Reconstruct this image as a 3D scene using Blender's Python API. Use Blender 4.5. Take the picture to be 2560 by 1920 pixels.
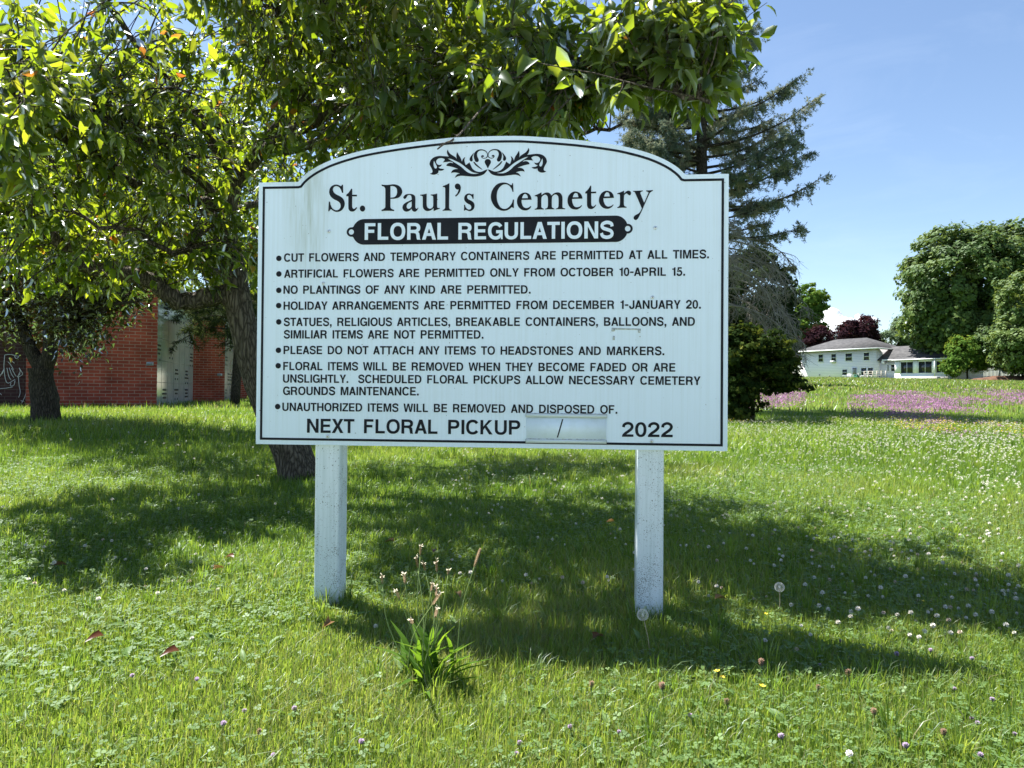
import bpy, bmesh, math, random
import numpy as np
from mathutils import Vector, Matrix
for o in list(bpy.data.objects): bpy.data.objects.remove(o, do_unlink=True)
S = bpy.context.scene; COL = S.collection
rng = np.random.default_rng(7); random.seed(7)
R = math.radians

# ---------------------------------------------------------------- camera
F, PW, PH = 1775.0, 2560.0, 1920.0
PITCH, ROLL, CZ = 0.0104, 0.0081, 0.86
cp, sp, cr, sr = math.cos(PITCH), math.sin(PITCH), math.cos(ROLL), math.sin(ROLL)
c_f = np.array([0, cp, sp]); u0 = np.array([0, -sp, cp]); r0 = np.array([1., 0, 0])
c_r = cr*r0 + sr*u0; c_u = -sr*r0 + cr*u0
CAM = np.array([0, 0, CZ])
cd = bpy.data.cameras.new('camera'); cam = bpy.data.objects.new('camera', cd); COL.objects.link(cam)
cd.sensor_width = 36; cd.lens = F/PW*36; cd.clip_start = 0.05; cd.clip_end = 6000
cam.matrix_world = Matrix(((c_r[0], c_u[0], -c_f[0], 0), (c_r[1], c_u[1], -c_f[1], 0), (c_r[2], c_u[2], -c_f[2], CZ), (0, 0, 0, 1)))
S.camera = cam
def wp(u, v, D):            # a point D metres out in the direction seen at (u, v) of the 2212-wide photograph
    x = u*PW/2212; y = v*PW/2212
    return CAM + D*(c_f + c_r*((x-PW/2)/F) + c_u*((PH/2-y)/F))
def pr(P):
    P = np.atleast_2d(P) - CAM; d = np.maximum(P@c_f, 1e-3)
    return (PW/2 + F*(P@c_r)/d)*2212/PW, (PH/2 - F*(P@c_u)/d)*2212/PW, P@c_f

# ---------------------------------------------------------------- light
SUN_EL, SUN_AZ = R(62), R(-51)
w = bpy.data.worlds.new('World'); S.world = w; w.use_nodes = True
nt = w.node_tree; nt.nodes.clear()
wo = nt.nodes.new('ShaderNodeOutputWorld'); bg = nt.nodes.new('ShaderNodeBackground'); sky = nt.nodes.new('ShaderNodeTexSky')
sky.sky_type = 'NISHITA'; sky.sun_disc = False; sky.sun_elevation = SUN_EL; sky.sun_rotation = SUN_AZ % (2*math.pi)
sky.air_density = 1.0; sky.dust_density = 0.35; sky.ozone_density = 1.6; sky.altitude = 200
tc = nt.nodes.new('ShaderNodeTexCoord'); mp = nt.nodes.new('ShaderNodeMapping'); mp.inputs['Scale'].default_value = (1.2, 3.2, 5.0); mp.inputs['Rotation'].default_value = (0.2, 0.3, 0.5)
ns = nt.nodes.new('ShaderNodeTexNoise'); ns.inputs['Scale'].default_value = 2.2; ns.inputs['Detail'].default_value = 7; ns.inputs['Roughness'].default_value = 0.62; ns.inputs['Distortion'].default_value = 0.7
rp = nt.nodes.new('ShaderNodeValToRGB'); rp.color_ramp.elements[0].position = 0.48; rp.color_ramp.elements[1].position = 0.85
rp.color_ramp.elements[1].color = (0.11, 0.11, 0.11, 1)
mx = nt.nodes.new('ShaderNodeMix'); mx.data_type = 'RGBA'; mx.inputs['B'].default_value = (6.5, 7.2, 8.2, 1)
nt.links.new(tc.outputs['Generated'], mp.inputs['Vector']); nt.links.new(mp.outputs['Vector'], ns.inputs['Vector']); nt.links.new(ns.outputs['Fac'], rp.inputs['Fac'])
nt.links.new(sky.outputs['Color'], mx.inputs['A']); nt.links.new(rp.outputs['Color'], mx.inputs['Factor'])
nt.links.new(mx.outputs['Result'], bg.inputs['Color']); nt.links.new(bg.outputs['Background'], wo.inputs['Surface'])
bg.inputs['Strength'].default_value = 0.066
ld = bpy.data.lights.new('sun', 'SUN'); ld.energy = 5.0; ld.angle = R(0.53); ld.color = (1.0, 0.965, 0.90)
lo = bpy.data.objects.new('sun', ld); COL.objects.link(lo)
sdir = Vector((math.sin(SUN_AZ)*math.cos(SUN_EL), math.cos(SUN_AZ)*math.cos(SUN_EL), math.sin(SUN_EL)))
lo.rotation_euler = sdir.to_track_quat('Z', 'Y').to_euler(); lo.location = (0, 0, 40)
S.view_settings.view_transform = 'Standard'; S.view_settings.look = 'None'; S.view_settings.gamma = 1; S.view_settings.exposure = 1.62
S.cycles.max_bounces = 8; S.cycles.transparent_max_bounces = 4; S.cycles.diffuse_bounces = 4; S.cycles.transmission_bounces = 4; S.cycles.caustics_reflective = False; S.cycles.caustics_refractive = False

# ---------------------------------------------------------------- materials
def mat(name, color=(.5, .5, .5), rough=.6, spec=.5, metal=0.0):
    m = bpy.data.materials.new(name); m.use_nodes = True
    b = m.node_tree.nodes['Principled BSDF']
    b.inputs['Base Color'].default_value = (*color, 1); b.inputs['Roughness'].default_value = rough
    b.inputs['Specular IOR Level'].default_value = spec; b.inputs['Metallic'].default_value = metal
    return m
def N(m, t, **kw):
    n = m.node_tree.nodes.new(t)
    for k, v in kw.items():
        if k in n.inputs: n.inputs[k].default_value = v
        else: setattr(n, k, v)
    return n
def L(m, a, b): m.node_tree.links.new(a, b)
def ramp(m, stops):
    n = m.node_tree.nodes.new('ShaderNodeValToRGB'); e = n.color_ramp.elements
    while len(e) < len(stops): e.new(0.5)
    for i, (p, c) in enumerate(stops): e[i].position = p; e[i].color = (*c, 1)
    return n
def noisy(name, c1, c2, scale=6, rough=.7, bump=0.0, bscale=30, detail=6, stretch=(1, 1, 1), spec=.3, lo_=.35, hi=.65):
    m = mat(name, c1, rough, spec); b = m.node_tree.nodes['Principled BSDF']
    t = N(m, 'ShaderNodeTexCoord'); mp = N(m, 'ShaderNodeMapping'); mp.inputs['Scale'].default_value = stretch
    n = N(m, 'ShaderNodeTexNoise', Scale=scale, Detail=detail, Roughness=.6)
    L(m, t.outputs['Object'], mp.inputs['Vector']); L(m, mp.outputs['Vector'], n.inputs['Vector'])
    r = ramp(m, [(lo_, c1), (hi, c2)]); L(m, n.outputs['Fac'], r.inputs['Fac']); L(m, r.outputs['Color'], b.inputs['Base Color'])
    if bump:
        n2 = N(m, 'ShaderNodeTexNoise', Scale=bscale, Detail=6, Roughness=.65); L(m, mp.outputs['Vector'], n2.inputs['Vector'])
        bp = N(m, 'ShaderNodeBump', Strength=bump, Distance=.03); L(m, n2.outputs['Fac'], bp.inputs['Height']); L(m, bp.outputs['Normal'], b.inputs['Normal'])
    return m
def leafmat(name, stops, trans_stops, trans=.45, gloss=.06, rough=.35, patch=None):
    """diffuse + translucent + thin gloss; the tint attribute picks each leaf's own colour"""
    m = bpy.data.materials.new(name); m.use_nodes = True; m.node_tree.nodes.clear()
    out = N(m, 'ShaderNodeOutputMaterial'); at = N(m, 'ShaderNodeAttribute', attribute_name='tint')
    r1 = ramp(m, stops); r2 = ramp(m, trans_stops)
    L(m, at.outputs['Fac'], r1.inputs['Fac']); L(m, at.outputs['Fac'], r2.inputs['Fac'])
    d = N(m, 'ShaderNodeBsdfDiffuse'); t = N(m, 'ShaderNodeBsdfTranslucent'); g = N(m, 'ShaderNodeBsdfGlossy', Roughness=rough)
    g.inputs['Color'].default_value = (.9, .95, 1, 1)
    L(m, r1.outputs['Color'], d.inputs['Color']); L(m, r2.outputs['Color'], t.inputs['Color'])
    a = N(m, 'ShaderNodeMixShader'); a.inputs[0].default_value = trans
    L(m, d.outputs[0], a.inputs[1]); L(m, t.outputs[0], a.inputs[2])
    c = N(m, 'ShaderNodeMixShader'); lw = N(m, 'ShaderNodeFresnel', IOR=1.42); mm = N(m, 'ShaderNodeMath', operation='MULTIPLY'); mm.inputs[1].default_value = gloss*16
    L(m, lw.outputs[0], mm.inputs[0]); L(m, mm.outputs[0], c.inputs[0]) if gloss else None
    if not gloss: c.inputs[0].default_value = 0
    L(m, a.outputs[0], c.inputs[1]); L(m, g.outputs[0], c.inputs[2]); L(m, c.outputs[0], out.inputs['Surface'])
    return m

# ---------------------------------------------------------------- mesh helpers
class MB:
    def __init__(s): s.v = []; s.l = []; s.c = []; s.t = []; s.m = []; s.n = 0
    def add(s, v, faces, tint=0.5, mi=0):
        v = np.asarray(v, float).reshape(-1, 3)
        s.v.append(v); s.t.append(np.full(len(v), tint) if np.isscalar(tint) else np.asarray(tint, float))
        s.l.append(np.concatenate([np.asarray(f) for f in faces]) + s.n); s.c.append(np.array([len(f) for f in faces])); s.m.append(np.full(len(faces), mi))
        s.n += len(v)
    def many(s, v, loops, counts, tint, mi=0):   # v (n,k,3): n copies of a k-vertex template with shared topology
        n, k, _ = v.shape; loops = np.asarray(loops); counts = np.asarray(counts)
        s.v.append(v.reshape(-1, 3)); s.t.append(np.repeat(tint, k))
        s.l.append((loops[None, :] + (np.arange(n)*k)[:, None]).ravel() + s.n); s.c.append(np.tile(counts, n)); s.m.append(np.full(n*len(counts), mi))
        s.n += n*k
    def box(s, lo, hi, M=None, tint=.5, mi=0):
        x0, y0, z0 = lo; x1, y1, z1 = hi
        v = np.array([(x0,y0,z0),(x1,y0,z0),(x1,y1,z0),(x0,y1,z0),(x0,y0,z1),(x1,y0,z1),(x1,y1,z1),(x0,y1,z1)], float)
        if M is not None: v = v@np.asarray(M)[:3, :3].T + np.asarray(M)[:3, 3]
        s.add(v, [(0,3,2,1),(4,5,6,7),(0,1,5,4),(1,2,6,5),(2,3,7,6),(3,0,4,7)], tint, mi)
    def tube(s, pts, rad, seg=8, tint=.5, mi=0, cap=True, wob=0.0):
        pts = np.asarray(pts, float); k = len(pts); rad = np.broadcast_to(rad, (k,))
        T = np.gradient(pts, axis=0); T /= np.maximum(np.linalg.norm(T, axis=1, keepdims=True), 1e-9)
        up = np.array([0, 0, 1.]) if abs(T[0][2]) < .9 else np.array([1., 0, 0])
        a = np.cross(T[0], up); a /= np.linalg.norm(a); V = []
        th = np.linspace(0, 2*math.pi, seg, endpoint=False)
        ph = rng.uniform(0, 6.28, 4)
        for i in range(k):
            a = a - T[i]*(a@T[i]); a /= max(np.linalg.norm(a), 1e-9); b = np.cross(T[i], a)
            rr = rad[i]*(1 + wob*(np.sin(2*th+ph[0]+i*.5)*.6+np.sin(3*th+ph[1]-i*.35)*.5+np.sin(5*th+ph[2]+i*.8)*.4+rng.normal(0, .25, seg)))[:, None]
            V.append(pts[i] + rr*(np.cos(th)[:, None]*a + np.sin(th)[:, None]*b))
        V = np.concatenate(V); f = []
        for i in range(k-1):
            for j in range(seg):
                f.append((i*seg+j, i*seg+(j+1) % seg, (i+1)*seg+(j+1) % seg, (i+1)*seg+j))
        if cap: f.append(tuple(range(seg))[::-1]); f.append(tuple(range((k-1)*seg, k*seg)))
        s.add(V, f, tint, mi)
    def mesh(s, name):
        v = np.concatenate(s.v); l = np.concatenate(s.l).astype(np.int32); c = np.concatenate(s.c).astype(np.int32)
        me = bpy.data.meshes.new(name); me.vertices.add(len(v)); me.vertices.foreach_set('co', v.ravel().astype(np.float32))
        me.loops.add(len(l)); me.loops.foreach_set('vertex_index', l); me.polygons.add(len(c))
        st = np.concatenate([[0], np.cumsum(c)[:-1]]).astype(np.int32); me.polygons.foreach_set('loop_start', st)
        at = me.attributes.new('tint', 'FLOAT', 'POINT'); at.data.foreach_set('value', np.concatenate(s.t).astype(np.float32))
        me.polygons.foreach_set('material_index', np.concatenate(s.m).astype(np.int32))
        me.update(calc_edges=True)
        return me
    def obj(s, name, mats, parent=None, smooth=False, loc=None):
        me = s.mesh(name)
        if loc is not None:
            me.transform(Matrix.Translation(-Vector(loc)))
        return link(name, me, mats, parent, smooth, loc)
def link(name, me, mats, parent=None, smooth=False, loc=None):
    for m in (mats if isinstance(mats, (list, tuple)) else [mats]): me.materials.append(m)
    if smooth: me.polygons.foreach_set('use_smooth', np.ones(len(me.polygons), bool)); me.update()
    o = bpy.data.objects.new(name, me); COL.objects.link(o)
    if parent is not None:
        o.parent = parent
        if loc is not None: o.location = Vector(loc) - parent.matrix_world.translation
    elif loc is not None: o.location = loc
    return o
def empty(name, loc=(0, 0, 0), M=None):
    o = bpy.data.objects.new(name, None); COL.objects.link(o); o.empty_display_size = .2
    if M is not None: o.matrix_world = M
    else: o.matrix_world = Matrix.Translation(Vector(loc))
    return o
def tag(o, label=None, cat=None, group=None, kind=None):
    if label: o['label'] = label
    if cat: o['category'] = cat
    if group: o['group'] = group
    if kind: o['kind'] = kind
    return o
def child(mb, name, mats, root, smooth=False):      # mesh given in world coordinates, kept as a child of root
    o = mb.obj(name, mats, None, smooth); o.parent = root; o.matrix_parent_inverse = root.matrix_world.inverted(); return o
def lerp_path(pts, n):
    pts = np.asarray(pts, float); k = len(pts); t = np.linspace(0, k-1, n); out = []
    P = np.vstack([2*pts[0]-pts[1], pts, 2*pts[-1]-pts[-2]])
    for x in t:
        i = min(int(x), k-2); f = x-i; p0, p1, p2, p3 = P[i:i+4]
        out.append(.5*((2*p1)+(-p0+p2)*f+(2*p0-5*p1+4*p2-p3)*f*f+(-p0+3*p1-3*p2+p3)*f**3))
    return np.array(out)
def interp(x, xs, ys): return np.interp(x, xs, ys)
def unit(a): return a/np.maximum(np.linalg.norm(a, axis=-1, keepdims=True), 1e-9)

# ---------------------------------------------------------------- ground
def hnoise(x, y):
    return .5*np.sin(x*.9+1.3*np.sin(y*.55))*np.cos(y*.8+.7)+.3*np.sin(x*2.1-y*1.7+2)+.2*np.sin(x*.35+y*.28)
def ground(x, y):
    x = np.asarray(x, float); y = np.asarray(y, float); r = np.sqrt(x*x+y*y); yy = np.where(y > 0, np.maximum(y, r*.6), 0)
    lz = interp(yy, [0, 3.2, 6.5, 12, 22, 60, 200], [0, 0, .05, .31, .31, .35, .5])
    rz = interp(yy, [0, 3.2, 6.5, 12, 16, 22, 120, 200, 400], [0, 0, .04, .14, .27, .47, 3.62, 4.6, 5.5])
    s = np.clip((x/np.maximum(y, 1)+.02)/.28, 0, 1); s = s*s*(3-2*s)
    return lz*(1-s)+rz*s + hnoise(x, y)*.012*np.clip(r/3, .3, 2)
gm = bpy.data.materials.new('lawn_soil'); gm.use_nodes = True
b = gm.node_tree.nodes['Principled BSDF']; b.inputs['Roughness'].default_value = .95; b.inputs['Specular IOR Level'].default_value = .05
t = N(gm, 'ShaderNodeTexCoord'); n1 = N(gm, 'ShaderNodeTexNoise', Scale=.35, Detail=6, Roughness=.6); n2 = N(gm, 'ShaderNodeTexNoise', Scale=14, Detail=8, Roughness=.75)
L(gm, t.outputs['Object'], n1.inputs['Vector']); L(gm, t.outputs['Object'], n2.inputs['Vector'])
r1 = ramp(gm, [(.3, (.075, .125, .018)), (.55, (.11, .17, .028)), (.75, (.17, .20, .055))]); L(gm, n1.outputs['Fac'], r1.inputs['Fac'])
r2 = ramp(gm, [(.3, (.35, .35, .35)), (.7, (1.25, 1.25, 1.15))]); L(gm, n2.outputs['Fac'], r2.inputs['Fac'])
mu = N(gm, 'ShaderNodeMix', data_type='RGBA', blend_type='MULTIPLY'); mu.inputs['Factor'].default_value = 1
L(gm, r1.outputs['Color'], mu.inputs['A']); L(gm, r2.outputs['Color'], mu.inputs['B']); L(gm, mu.outputs['Result'], b.inputs['Base Color'])
rad = np.concatenate([np.linspace(.2, 8, 60), np.geomspace(8.3, 1800, 90)]); ang = np.linspace(0, 2*math.pi, 240, endpoint=False)
RR, AA = np.meshgrid(rad, ang, indexing='ij'); gx = RR*np.sin(AA); gy = RR*np.cos(AA); gz = ground(gx, gy)
V = np.stack([gx, gy, gz], -1).reshape(-1, 3); V = np.vstack([V, [[0, 0, float(ground(0, 0))]]])
nr, na = RR.shape; fs = []
for i in range(nr-1):
    for j in range(na):
        fs.append((i*na+j, i*na+(j+1) % na, (i+1)*na+(j+1) % na, (i+1)*na+j)[::-1])
for j in range(na): fs.append((nr*na, (j+1) % na, j)[::-1])
mb = MB(); mb.add(V, fs); tag(mb.obj('ground', gm, smooth=True), kind='structure')
# pale concrete roadway out of view, added to bounce sunlight onto the sign
conc_r = noisy('bounce_road_concrete', (.40, .40, .385), (.50, .495, .475), scale=3, rough=.9, bump=.2, bscale=60)
xs_ = np.linspace(-60, 60, 61); mb = MB()
for k in range(60):
    q = [(xs_[k], .42), (xs_[k+1], .42), (xs_[k+1], -8.5), (xs_[k], -8.5)]; zt_ = [float(ground(*p)) for p in q]; mb.add([(*p, .035) for p in q]+[(*p, -.3) for p in q], [(3,2,1,0), (0,1,5,4), (2,3,7,6)])
tag(mb.obj('bounce_road', conc_r), kind='structure')
# ================================================================ the sign
SW, YAW, SX, SY, SZ = 1.83, 0.0891, -1.0151, 2.8207, CZ-0.217
s_d = np.array([math.cos(YAW), -math.sin(YAW), 0]); s_n = np.array([math.sin(YAW), math.cos(YAW), 0])
SO = np.array([SX, SY, SZ])
def to_sign(px):       # photograph pixels (2560 wide) -> metres on the sign's face, from its bottom left corner
    px = np.atleast_2d(np.asarray(px, float))
    ray = c_f + ((px[:, 0]-PW/2)/F)[:, None]*c_r + ((PH/2-px[:, 1])/F)[:, None]*c_u
    tt = ((SO-CAM)@s_n)/(ray@s_n); P = CAM + ray*tt[:, None] - SO
    return np.stack([P@s_d, P[:, 2]], -1)
SIGN_M = Matrix(((s_d[0], s_n[0], 0, SX), (s_d[1], s_n[1], 0, SY), (0, 0, 1, SZ), (0, 0, 0, 1)))
sign = empty('cemetery_sign', M=SIGN_M)
tag(sign, 'white arched notice board on two posts listing the cemetery floral regulations in black letters', 'sign')
def crop(x0, y0, s):
    return lambda p: np.asarray(p, float)/s + np.array([x0, y0])
C1 = crop(620, 320, 3.5677); C2 = crop(1220, 320, 3.5677); C3 = crop(620, 700, 3.5677); C4 = crop(1220, 700, 3.5677)
def spline(pl, step=6):      # closed outline; a third value marks a corner
    k = len(pl); cor = [i for i in range(k) if len(pl[i]) > 2]; P = np.array([p[:2] for p in pl], float); out = []
    def seg(idx, closed=False):
        Q = P[idx]; m = len(Q)
        if closed: Q = np.vstack([Q[-1], Q, Q[0], Q[1]])
        else: Q = np.vstack([Q[0]*2-Q[1], Q, Q[-1]*2-Q[-2]])
        for i in range(1, len(Q)-2):
            for j in range(step if m > 2 else 1):
                f = j/step; p0, p1, p2, p3 = Q[i-1:i+3]
                out.append(.5*((2*p1)+(-p0+p2)*f+(2*p0-5*p1+4*p2-p3)*f*f+(-p0+3*p1-3*p2+p3)*f**3))
    if not cor: seg(list(range(k)), True)
    else:
        for a, bq in zip(cor, cor[1:]+[cor[0]+k]): seg([i % k for i in range(a, bq+1)])
    return np.array(out)
def flat_mesh(loops, off=.0012):      # filled outlines (even-odd holes) on the sign's face
    cu = bpy.data.curves.new('outline', 'CURVE'); cu.dimensions = '2D'; cu.fill_mode = 'BOTH'
    for lp in loops:
        sp_ = cu.splines.new('POLY'); sp_.points.add(len(lp)-1); sp_.use_cyclic_u = True
        sp_.points.foreach_set('co', np.hstack([lp, np.zeros((len(lp), 1)), np.ones((len(lp), 1))]).ravel())
    cu.extrude = .0004
    o = bpy.data.objects.new('outline', cu); COL.objects.link(o); dg = bpy.context.evaluated_depsgraph_get()
    me = bpy.data.meshes.new_from_object(o.evaluated_get(dg)); bpy.data.objects.remove(o); bpy.data.curves.remove(cu)
    me.transform(Matrix(((1, 0, 0, 0), (0, 0, -1, -off), (0, 1, 0, 0), (0, 0, 0, 1))))
    return me
def ell(cx, cy, rx, ry, a0, a1, n=18, e=2.25):
    out = []
    for a in np.linspace(R(a0), R(a1), n):
        c, s_ = math.cos(a), math.sin(a); out.append((cx+rx*math.copysign(abs(c)**(2/e), c), cy+ry*math.copysign(abs(s_)**(2/e), s_)))
    return out
def stroke(pl, th):
    q = lerp_path(pl, len(pl)*4); T = unit(np.gradient(q, axis=0)); n = np.stack([-T[:, 1], T[:, 0]], 1); th = np.asarray(th)
    return [tuple(p) for p in q+n*th/2]+[tuple(p) for p in (q-n*th/2)[::-1]]
def glyph(c, t, h):
    """sans capitals and digits, cap height 1: (ink width, side bearing, contours)"""
    a = .56*t
    if c == 'A':
        w = .96; xr_ = lambda y: w-1.06*t-y*(w/2-a); y1, y2 = .22, .22+h*.95; yt = (w/2-1.06*t)/(w/2-a)
        return w, .01, [[(0,0),(1.06*t,0),(w-xr_(y1),y1),(xr_(y1),y1),(w-1.06*t,0),(w,0),(w/2+a,1),(w/2-a,1)], [(w-xr_(y2),y2),(w/2,yt),(xr_(y2),y2)]]
    if c == 'B': return .90, .085, [[(0,0),(.50,0)]+ell(.50,.28,.40,.28,-90,72,14)+ell(.47,.765,.37,.235,-62,90,12)+[(0,1)], [(t,h),(.48,h)]+ell(.48,.28,.40-t,.28-h,-90,90,12)+[(t,.56-h)], [(t,.56),(.45,.56)]+ell(.45,(1.56-h)/2,.37-t,(.44-h)/2,-90,90,12)+[(t,1-h)]]
    if c == 'C': return .97, .05, [ell(.51,.5,.51,.52,36,324,34)+ell(.51,.5,.51-t,.52-h*1.05,326,34,30)]
    if c == 'D': return .93, .085, [[(0,0),(.40,0)]+ell(.40,.5,.53,.5,-90,90,20)+[(0,1)], [(t,h),(.38,h)]+ell(.38,.5,.55-t,.5-h,-90,90,18)+[(t,1-h)]]
    if c == 'E': return .80, .085, [[(0,0),(.80,0),(.80,h),(t,h),(t,.5-h*.45),(.74,.5-h*.45),(.74,.5+h*.55),(t,.5+h*.55),(t,1-h),(.79,1-h),(.79,1),(0,1)]]
    if c == 'F': return .74, .085, [[(0,0),(t,0),(t,.42),(.66,.42),(.66,.42+h),(t,.42+h),(t,1-h),(.74,1-h),(.74,1),(0,1)]]
    if c == 'G': return 1.0, .05, [ell(.52,.5,.52,.52,34,300,34)+[(.86,.13),(.89,0),(1.0,0),(1.0,.54),(.55,.54),(.55,.54-h),(1.0-t,.54-h)]+ell(.52,.5,.52-t,.52-h*1.05,344,34,30)]
    if c == 'H': return .91, .085, [[(0,0),(t,0),(t,.5-h/2),(.91-t,.5-h/2),(.91-t,0),(.91,0),(.91,1),(.91-t,1),(.91-t,.5+h/2),(t,.5+h/2),(t,1),(0,1)]]
    if c == 'I': return t, .085, [[(0,0),(t,0),(t,1),(0,1)]]
    if c == 'J': return .72, .05, [[(.72-t,1),(.72-t,.32)]+ell(.36,.32,.36-t,.34-h,0,-180,14)+[(t,.36),(0,.36)]+ell(.36,.32,.36,.34,-180,0,16)+[(.72,1)]]
    if c == 'K': return .94, .085, [[(0,0),(t,0),(t,.29),(.34,.46),(.94-1.28*t,0),(.94,0),(.47,.61),(.90,1),(.90-1.25*t,1),(t,.54),(t,1),(0,1)]]
    if c == 'L': return .73, .085, [[(0,0),(.73,0),(.73,h),(t,h),(t,1),(0,1)]]
    if c == 'M': return 1.10, .085, [[(0,0),(.95*t,0),(.95*t,.78),(.55-.48*t,0),(.55+.48*t,0),(1.10-.95*t,.78),(1.10-.95*t,0),(1.10,0),(1.10,1),(1.10-1.42*t,1),(.55,.27),(1.42*t,1),(0,1)]]
    if c == 'N': return .92, .085, [[(0,0),(t,0),(t,.71),(.92-1.1*t,0),(.92,0),(.92,1),(.92-t,1),(.92-t,.29),(1.1*t,1),(0,1)]]
    if c == 'O': return 1.04, .05, [ell(.52,.5,.52,.52,0,353,40), ell(.52,.5,.52-t,.52-h*1.05,0,353,36)]
    if c == 'P': return .86, .085, [[(0,0),(t,0),(t,.38),(.50,.38)]+ell(.50,.69,.36,.31,-90,90,16)+[(0,1)], [(t,.38+h),(.48,.38+h)]+ell(.48,.69,.38-t,.31-h,-90,90,14)+[(t,1-h)]]
    if c == 'R': return .93, .085, [[(0,0),(t,0),(t,.40),(.46,.40),(.58,.37),(.63,.28),(.65,.10),(.69,0),(.93,0),(.88,.06),(.86,.26),(.83,.40),(.73,.475)]+ell(.51,.71,.39,.29,-48,90,14)+[(0,1)], [(t,.40+h),(.49,.40+h)]+ell(.49,(1.4)/2,.40-t,.30-h,-90,90,14)+[(t,1-h)]]
    if c == 'S': return .89, .05, [stroke([(.79,.70),(.73,.865),(.46,.94),(.185,.86),(.12,.72),(.22,.595),(.46,.52),(.70,.435),(.79,.285),(.71,.13),(.45,.06),(.17,.135),(.085,.31)], (t+h)/2*.98)]
    if c == 'T': return .84, .02, [[(.42-t/2,0),(.42+t/2,0),(.42+t/2,1-h),(.84,1-h),(.84,1),(0,1),(0,1-h),(.42-t/2,1-h)]]
    if c == 'U': return .91, .08, [[(0,1),(0,.36)]+ell(.455,.36,.455,.38,180,360,22)+[(.91,1),(.91-t,1),(.91-t,.36)]+ell(.455,.36,.455-t,.38-h,360,180,20)+[(t,1)]]
    if c == 'V': return .93, .01, [[(0,1),(.465-a,0),(.465+a,0),(.93,1),(.93-1.05*t,1),(.465,.18),(1.05*t,1)]]
    if c == 'W': return 1.36, .01, [[(0,1),(.36-a,0),(.36+a*.95,0),(.68,.74),(1.0-a*.95,0),(1.0+a,0),(1.36,1),(1.36-1.02*t,1),(1.0,.24),(.68+.5*t,1),(.68-.5*t,1),(.36,.24),(1.02*t,1)]]
    if c == 'X': return .92, .01, [[(0,0),(1.2*t,0),(.46,.36),(.92-1.2*t,0),(.92,0),(.46+.63*t,.51),(.90,1),(.90-1.2*t,1),(.46,.65),(.02+1.2*t,1),(.02,1),(.46-.63*t,.51)]]
    if c == 'Y': return .92, .01, [[(.46-t/2,0),(.46+t/2,0),(.46+t/2,.39),(.92,1),(.92-1.15*t,1),(.46,.56),(1.15*t,1),(0,1),(.46-t/2,.39)]]
    if c == 'Z': return .82, .04, [[(0,0),(.82,0),(.82,h),(.25,h),(.82,1-h),(.82,1),(.03,1),(.03,1-h),(.56,1-h),(0,h)]]
    if c == '0': return .74, .05, [ell(.37,.5,.37,.51,0,353,32), ell(.37,.5,.37-t*.95,.51-h,0,353,28)]
    if c == '1': return .44, .10, [[(.44-t,0),(.44,0),(.44,1),(.44-.72*t,1),(.40-.78*t,.91),(.2,.86),(0,.85),(0,.72),(.44-t,.72)]]
    if c == '2':
        k = stroke([(.095,.66),(.14,.83),(.36,.935),(.58,.87),(.665,.70),(.59,.53),(.42,.38),(.24,.25),(.10,.10)], (t+h)/2); m = len(k)//2
        return .76, .05, [[p for p in k[:m] if p[1] > h]+[(.75,h),(.75,0),(0,0),(0,.08)]+[p for p in k[m:] if p[1] > .09]]
    if c == '5': return .76, .05, [[(.14,1-h),(.68,1-h),(.68,1),(.14,1)], [(.07,.44),(.05+t,.47),(.12+t*.85,.60),(.14+t*.75,1-h),(.14,1-h)], stroke([(.15+t*.5,.54),(.38,.59),(.58,.52),(.66,.34),(.58,.14),(.36,.065),(.15,.12),(.08,.27)], (t+h)/2)]
    if c == '.': return t*1.05, .085, [[(0,0),(t*1.05,0),(t*1.05,h*1.3),(0,h*1.3)]]
    if c == ',': return t*1.05, .085, [[(0,0),(t*.5,0),(t*.42,-.09),(0,-.13),(.02,-.20),(t*.75,-.14),(t*1.05,0),(t*1.05,h*1.3),(0,h*1.3)]]
    if c == '-': return .46, .06, [[(0,.36),(.46,.36),(.46,.36+h),(0,.36+h)]]
def text_mesh(txt, XL, ZL, XR, ZR, cap, th, word=.66):
    t, h = th; x = 0; loops = []; end = 0
    for c in txt:
        if c == ' ': x += word; continue
        w_, sb_, ct = glyph(c, t, h); x += sb_
        for k in ct: loops.append(np.array(k)+[x, 0])
        x += w_; end = x; x += sb_
    x0 = min(l[:, 0].min() for l in loops); sx = (XR-XL)/(end-x0); sl = (ZR-ZL)/(XR-XL); out = []
    for l in loops: X_ = XL+(l[:, 0]-x0)*sx; out.append(np.stack([X_, ZL+l[:, 1]*cap+sl*(X_-XL)], 1))
    return flat_mesh(out)
def join(mes, name):
    bm = bmesh.new()
    for m_ in mes: bm.from_mesh(m_)
    me = bpy.data.meshes.new(name); bm.to_mesh(me); bm.free(); return me

ink = noisy('black_vinyl', (.010, .012, .016), (.018, .020, .026), scale=9, rough=.55, spec=.10)
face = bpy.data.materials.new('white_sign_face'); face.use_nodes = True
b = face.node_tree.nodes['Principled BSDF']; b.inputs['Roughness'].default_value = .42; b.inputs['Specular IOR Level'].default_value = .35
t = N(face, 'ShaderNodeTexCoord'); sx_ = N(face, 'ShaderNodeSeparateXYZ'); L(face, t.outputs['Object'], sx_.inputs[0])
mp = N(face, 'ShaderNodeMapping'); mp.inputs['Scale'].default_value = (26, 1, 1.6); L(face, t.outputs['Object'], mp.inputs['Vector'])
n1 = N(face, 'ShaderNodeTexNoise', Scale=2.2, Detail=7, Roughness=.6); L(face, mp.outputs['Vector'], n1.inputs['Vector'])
rs = ramp(face, [(.42, (0, 0, 0)), (.78, (1, 1, 1))]); L(face, n1.outputs['Fac'], rs.inputs['Fac'])
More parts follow.
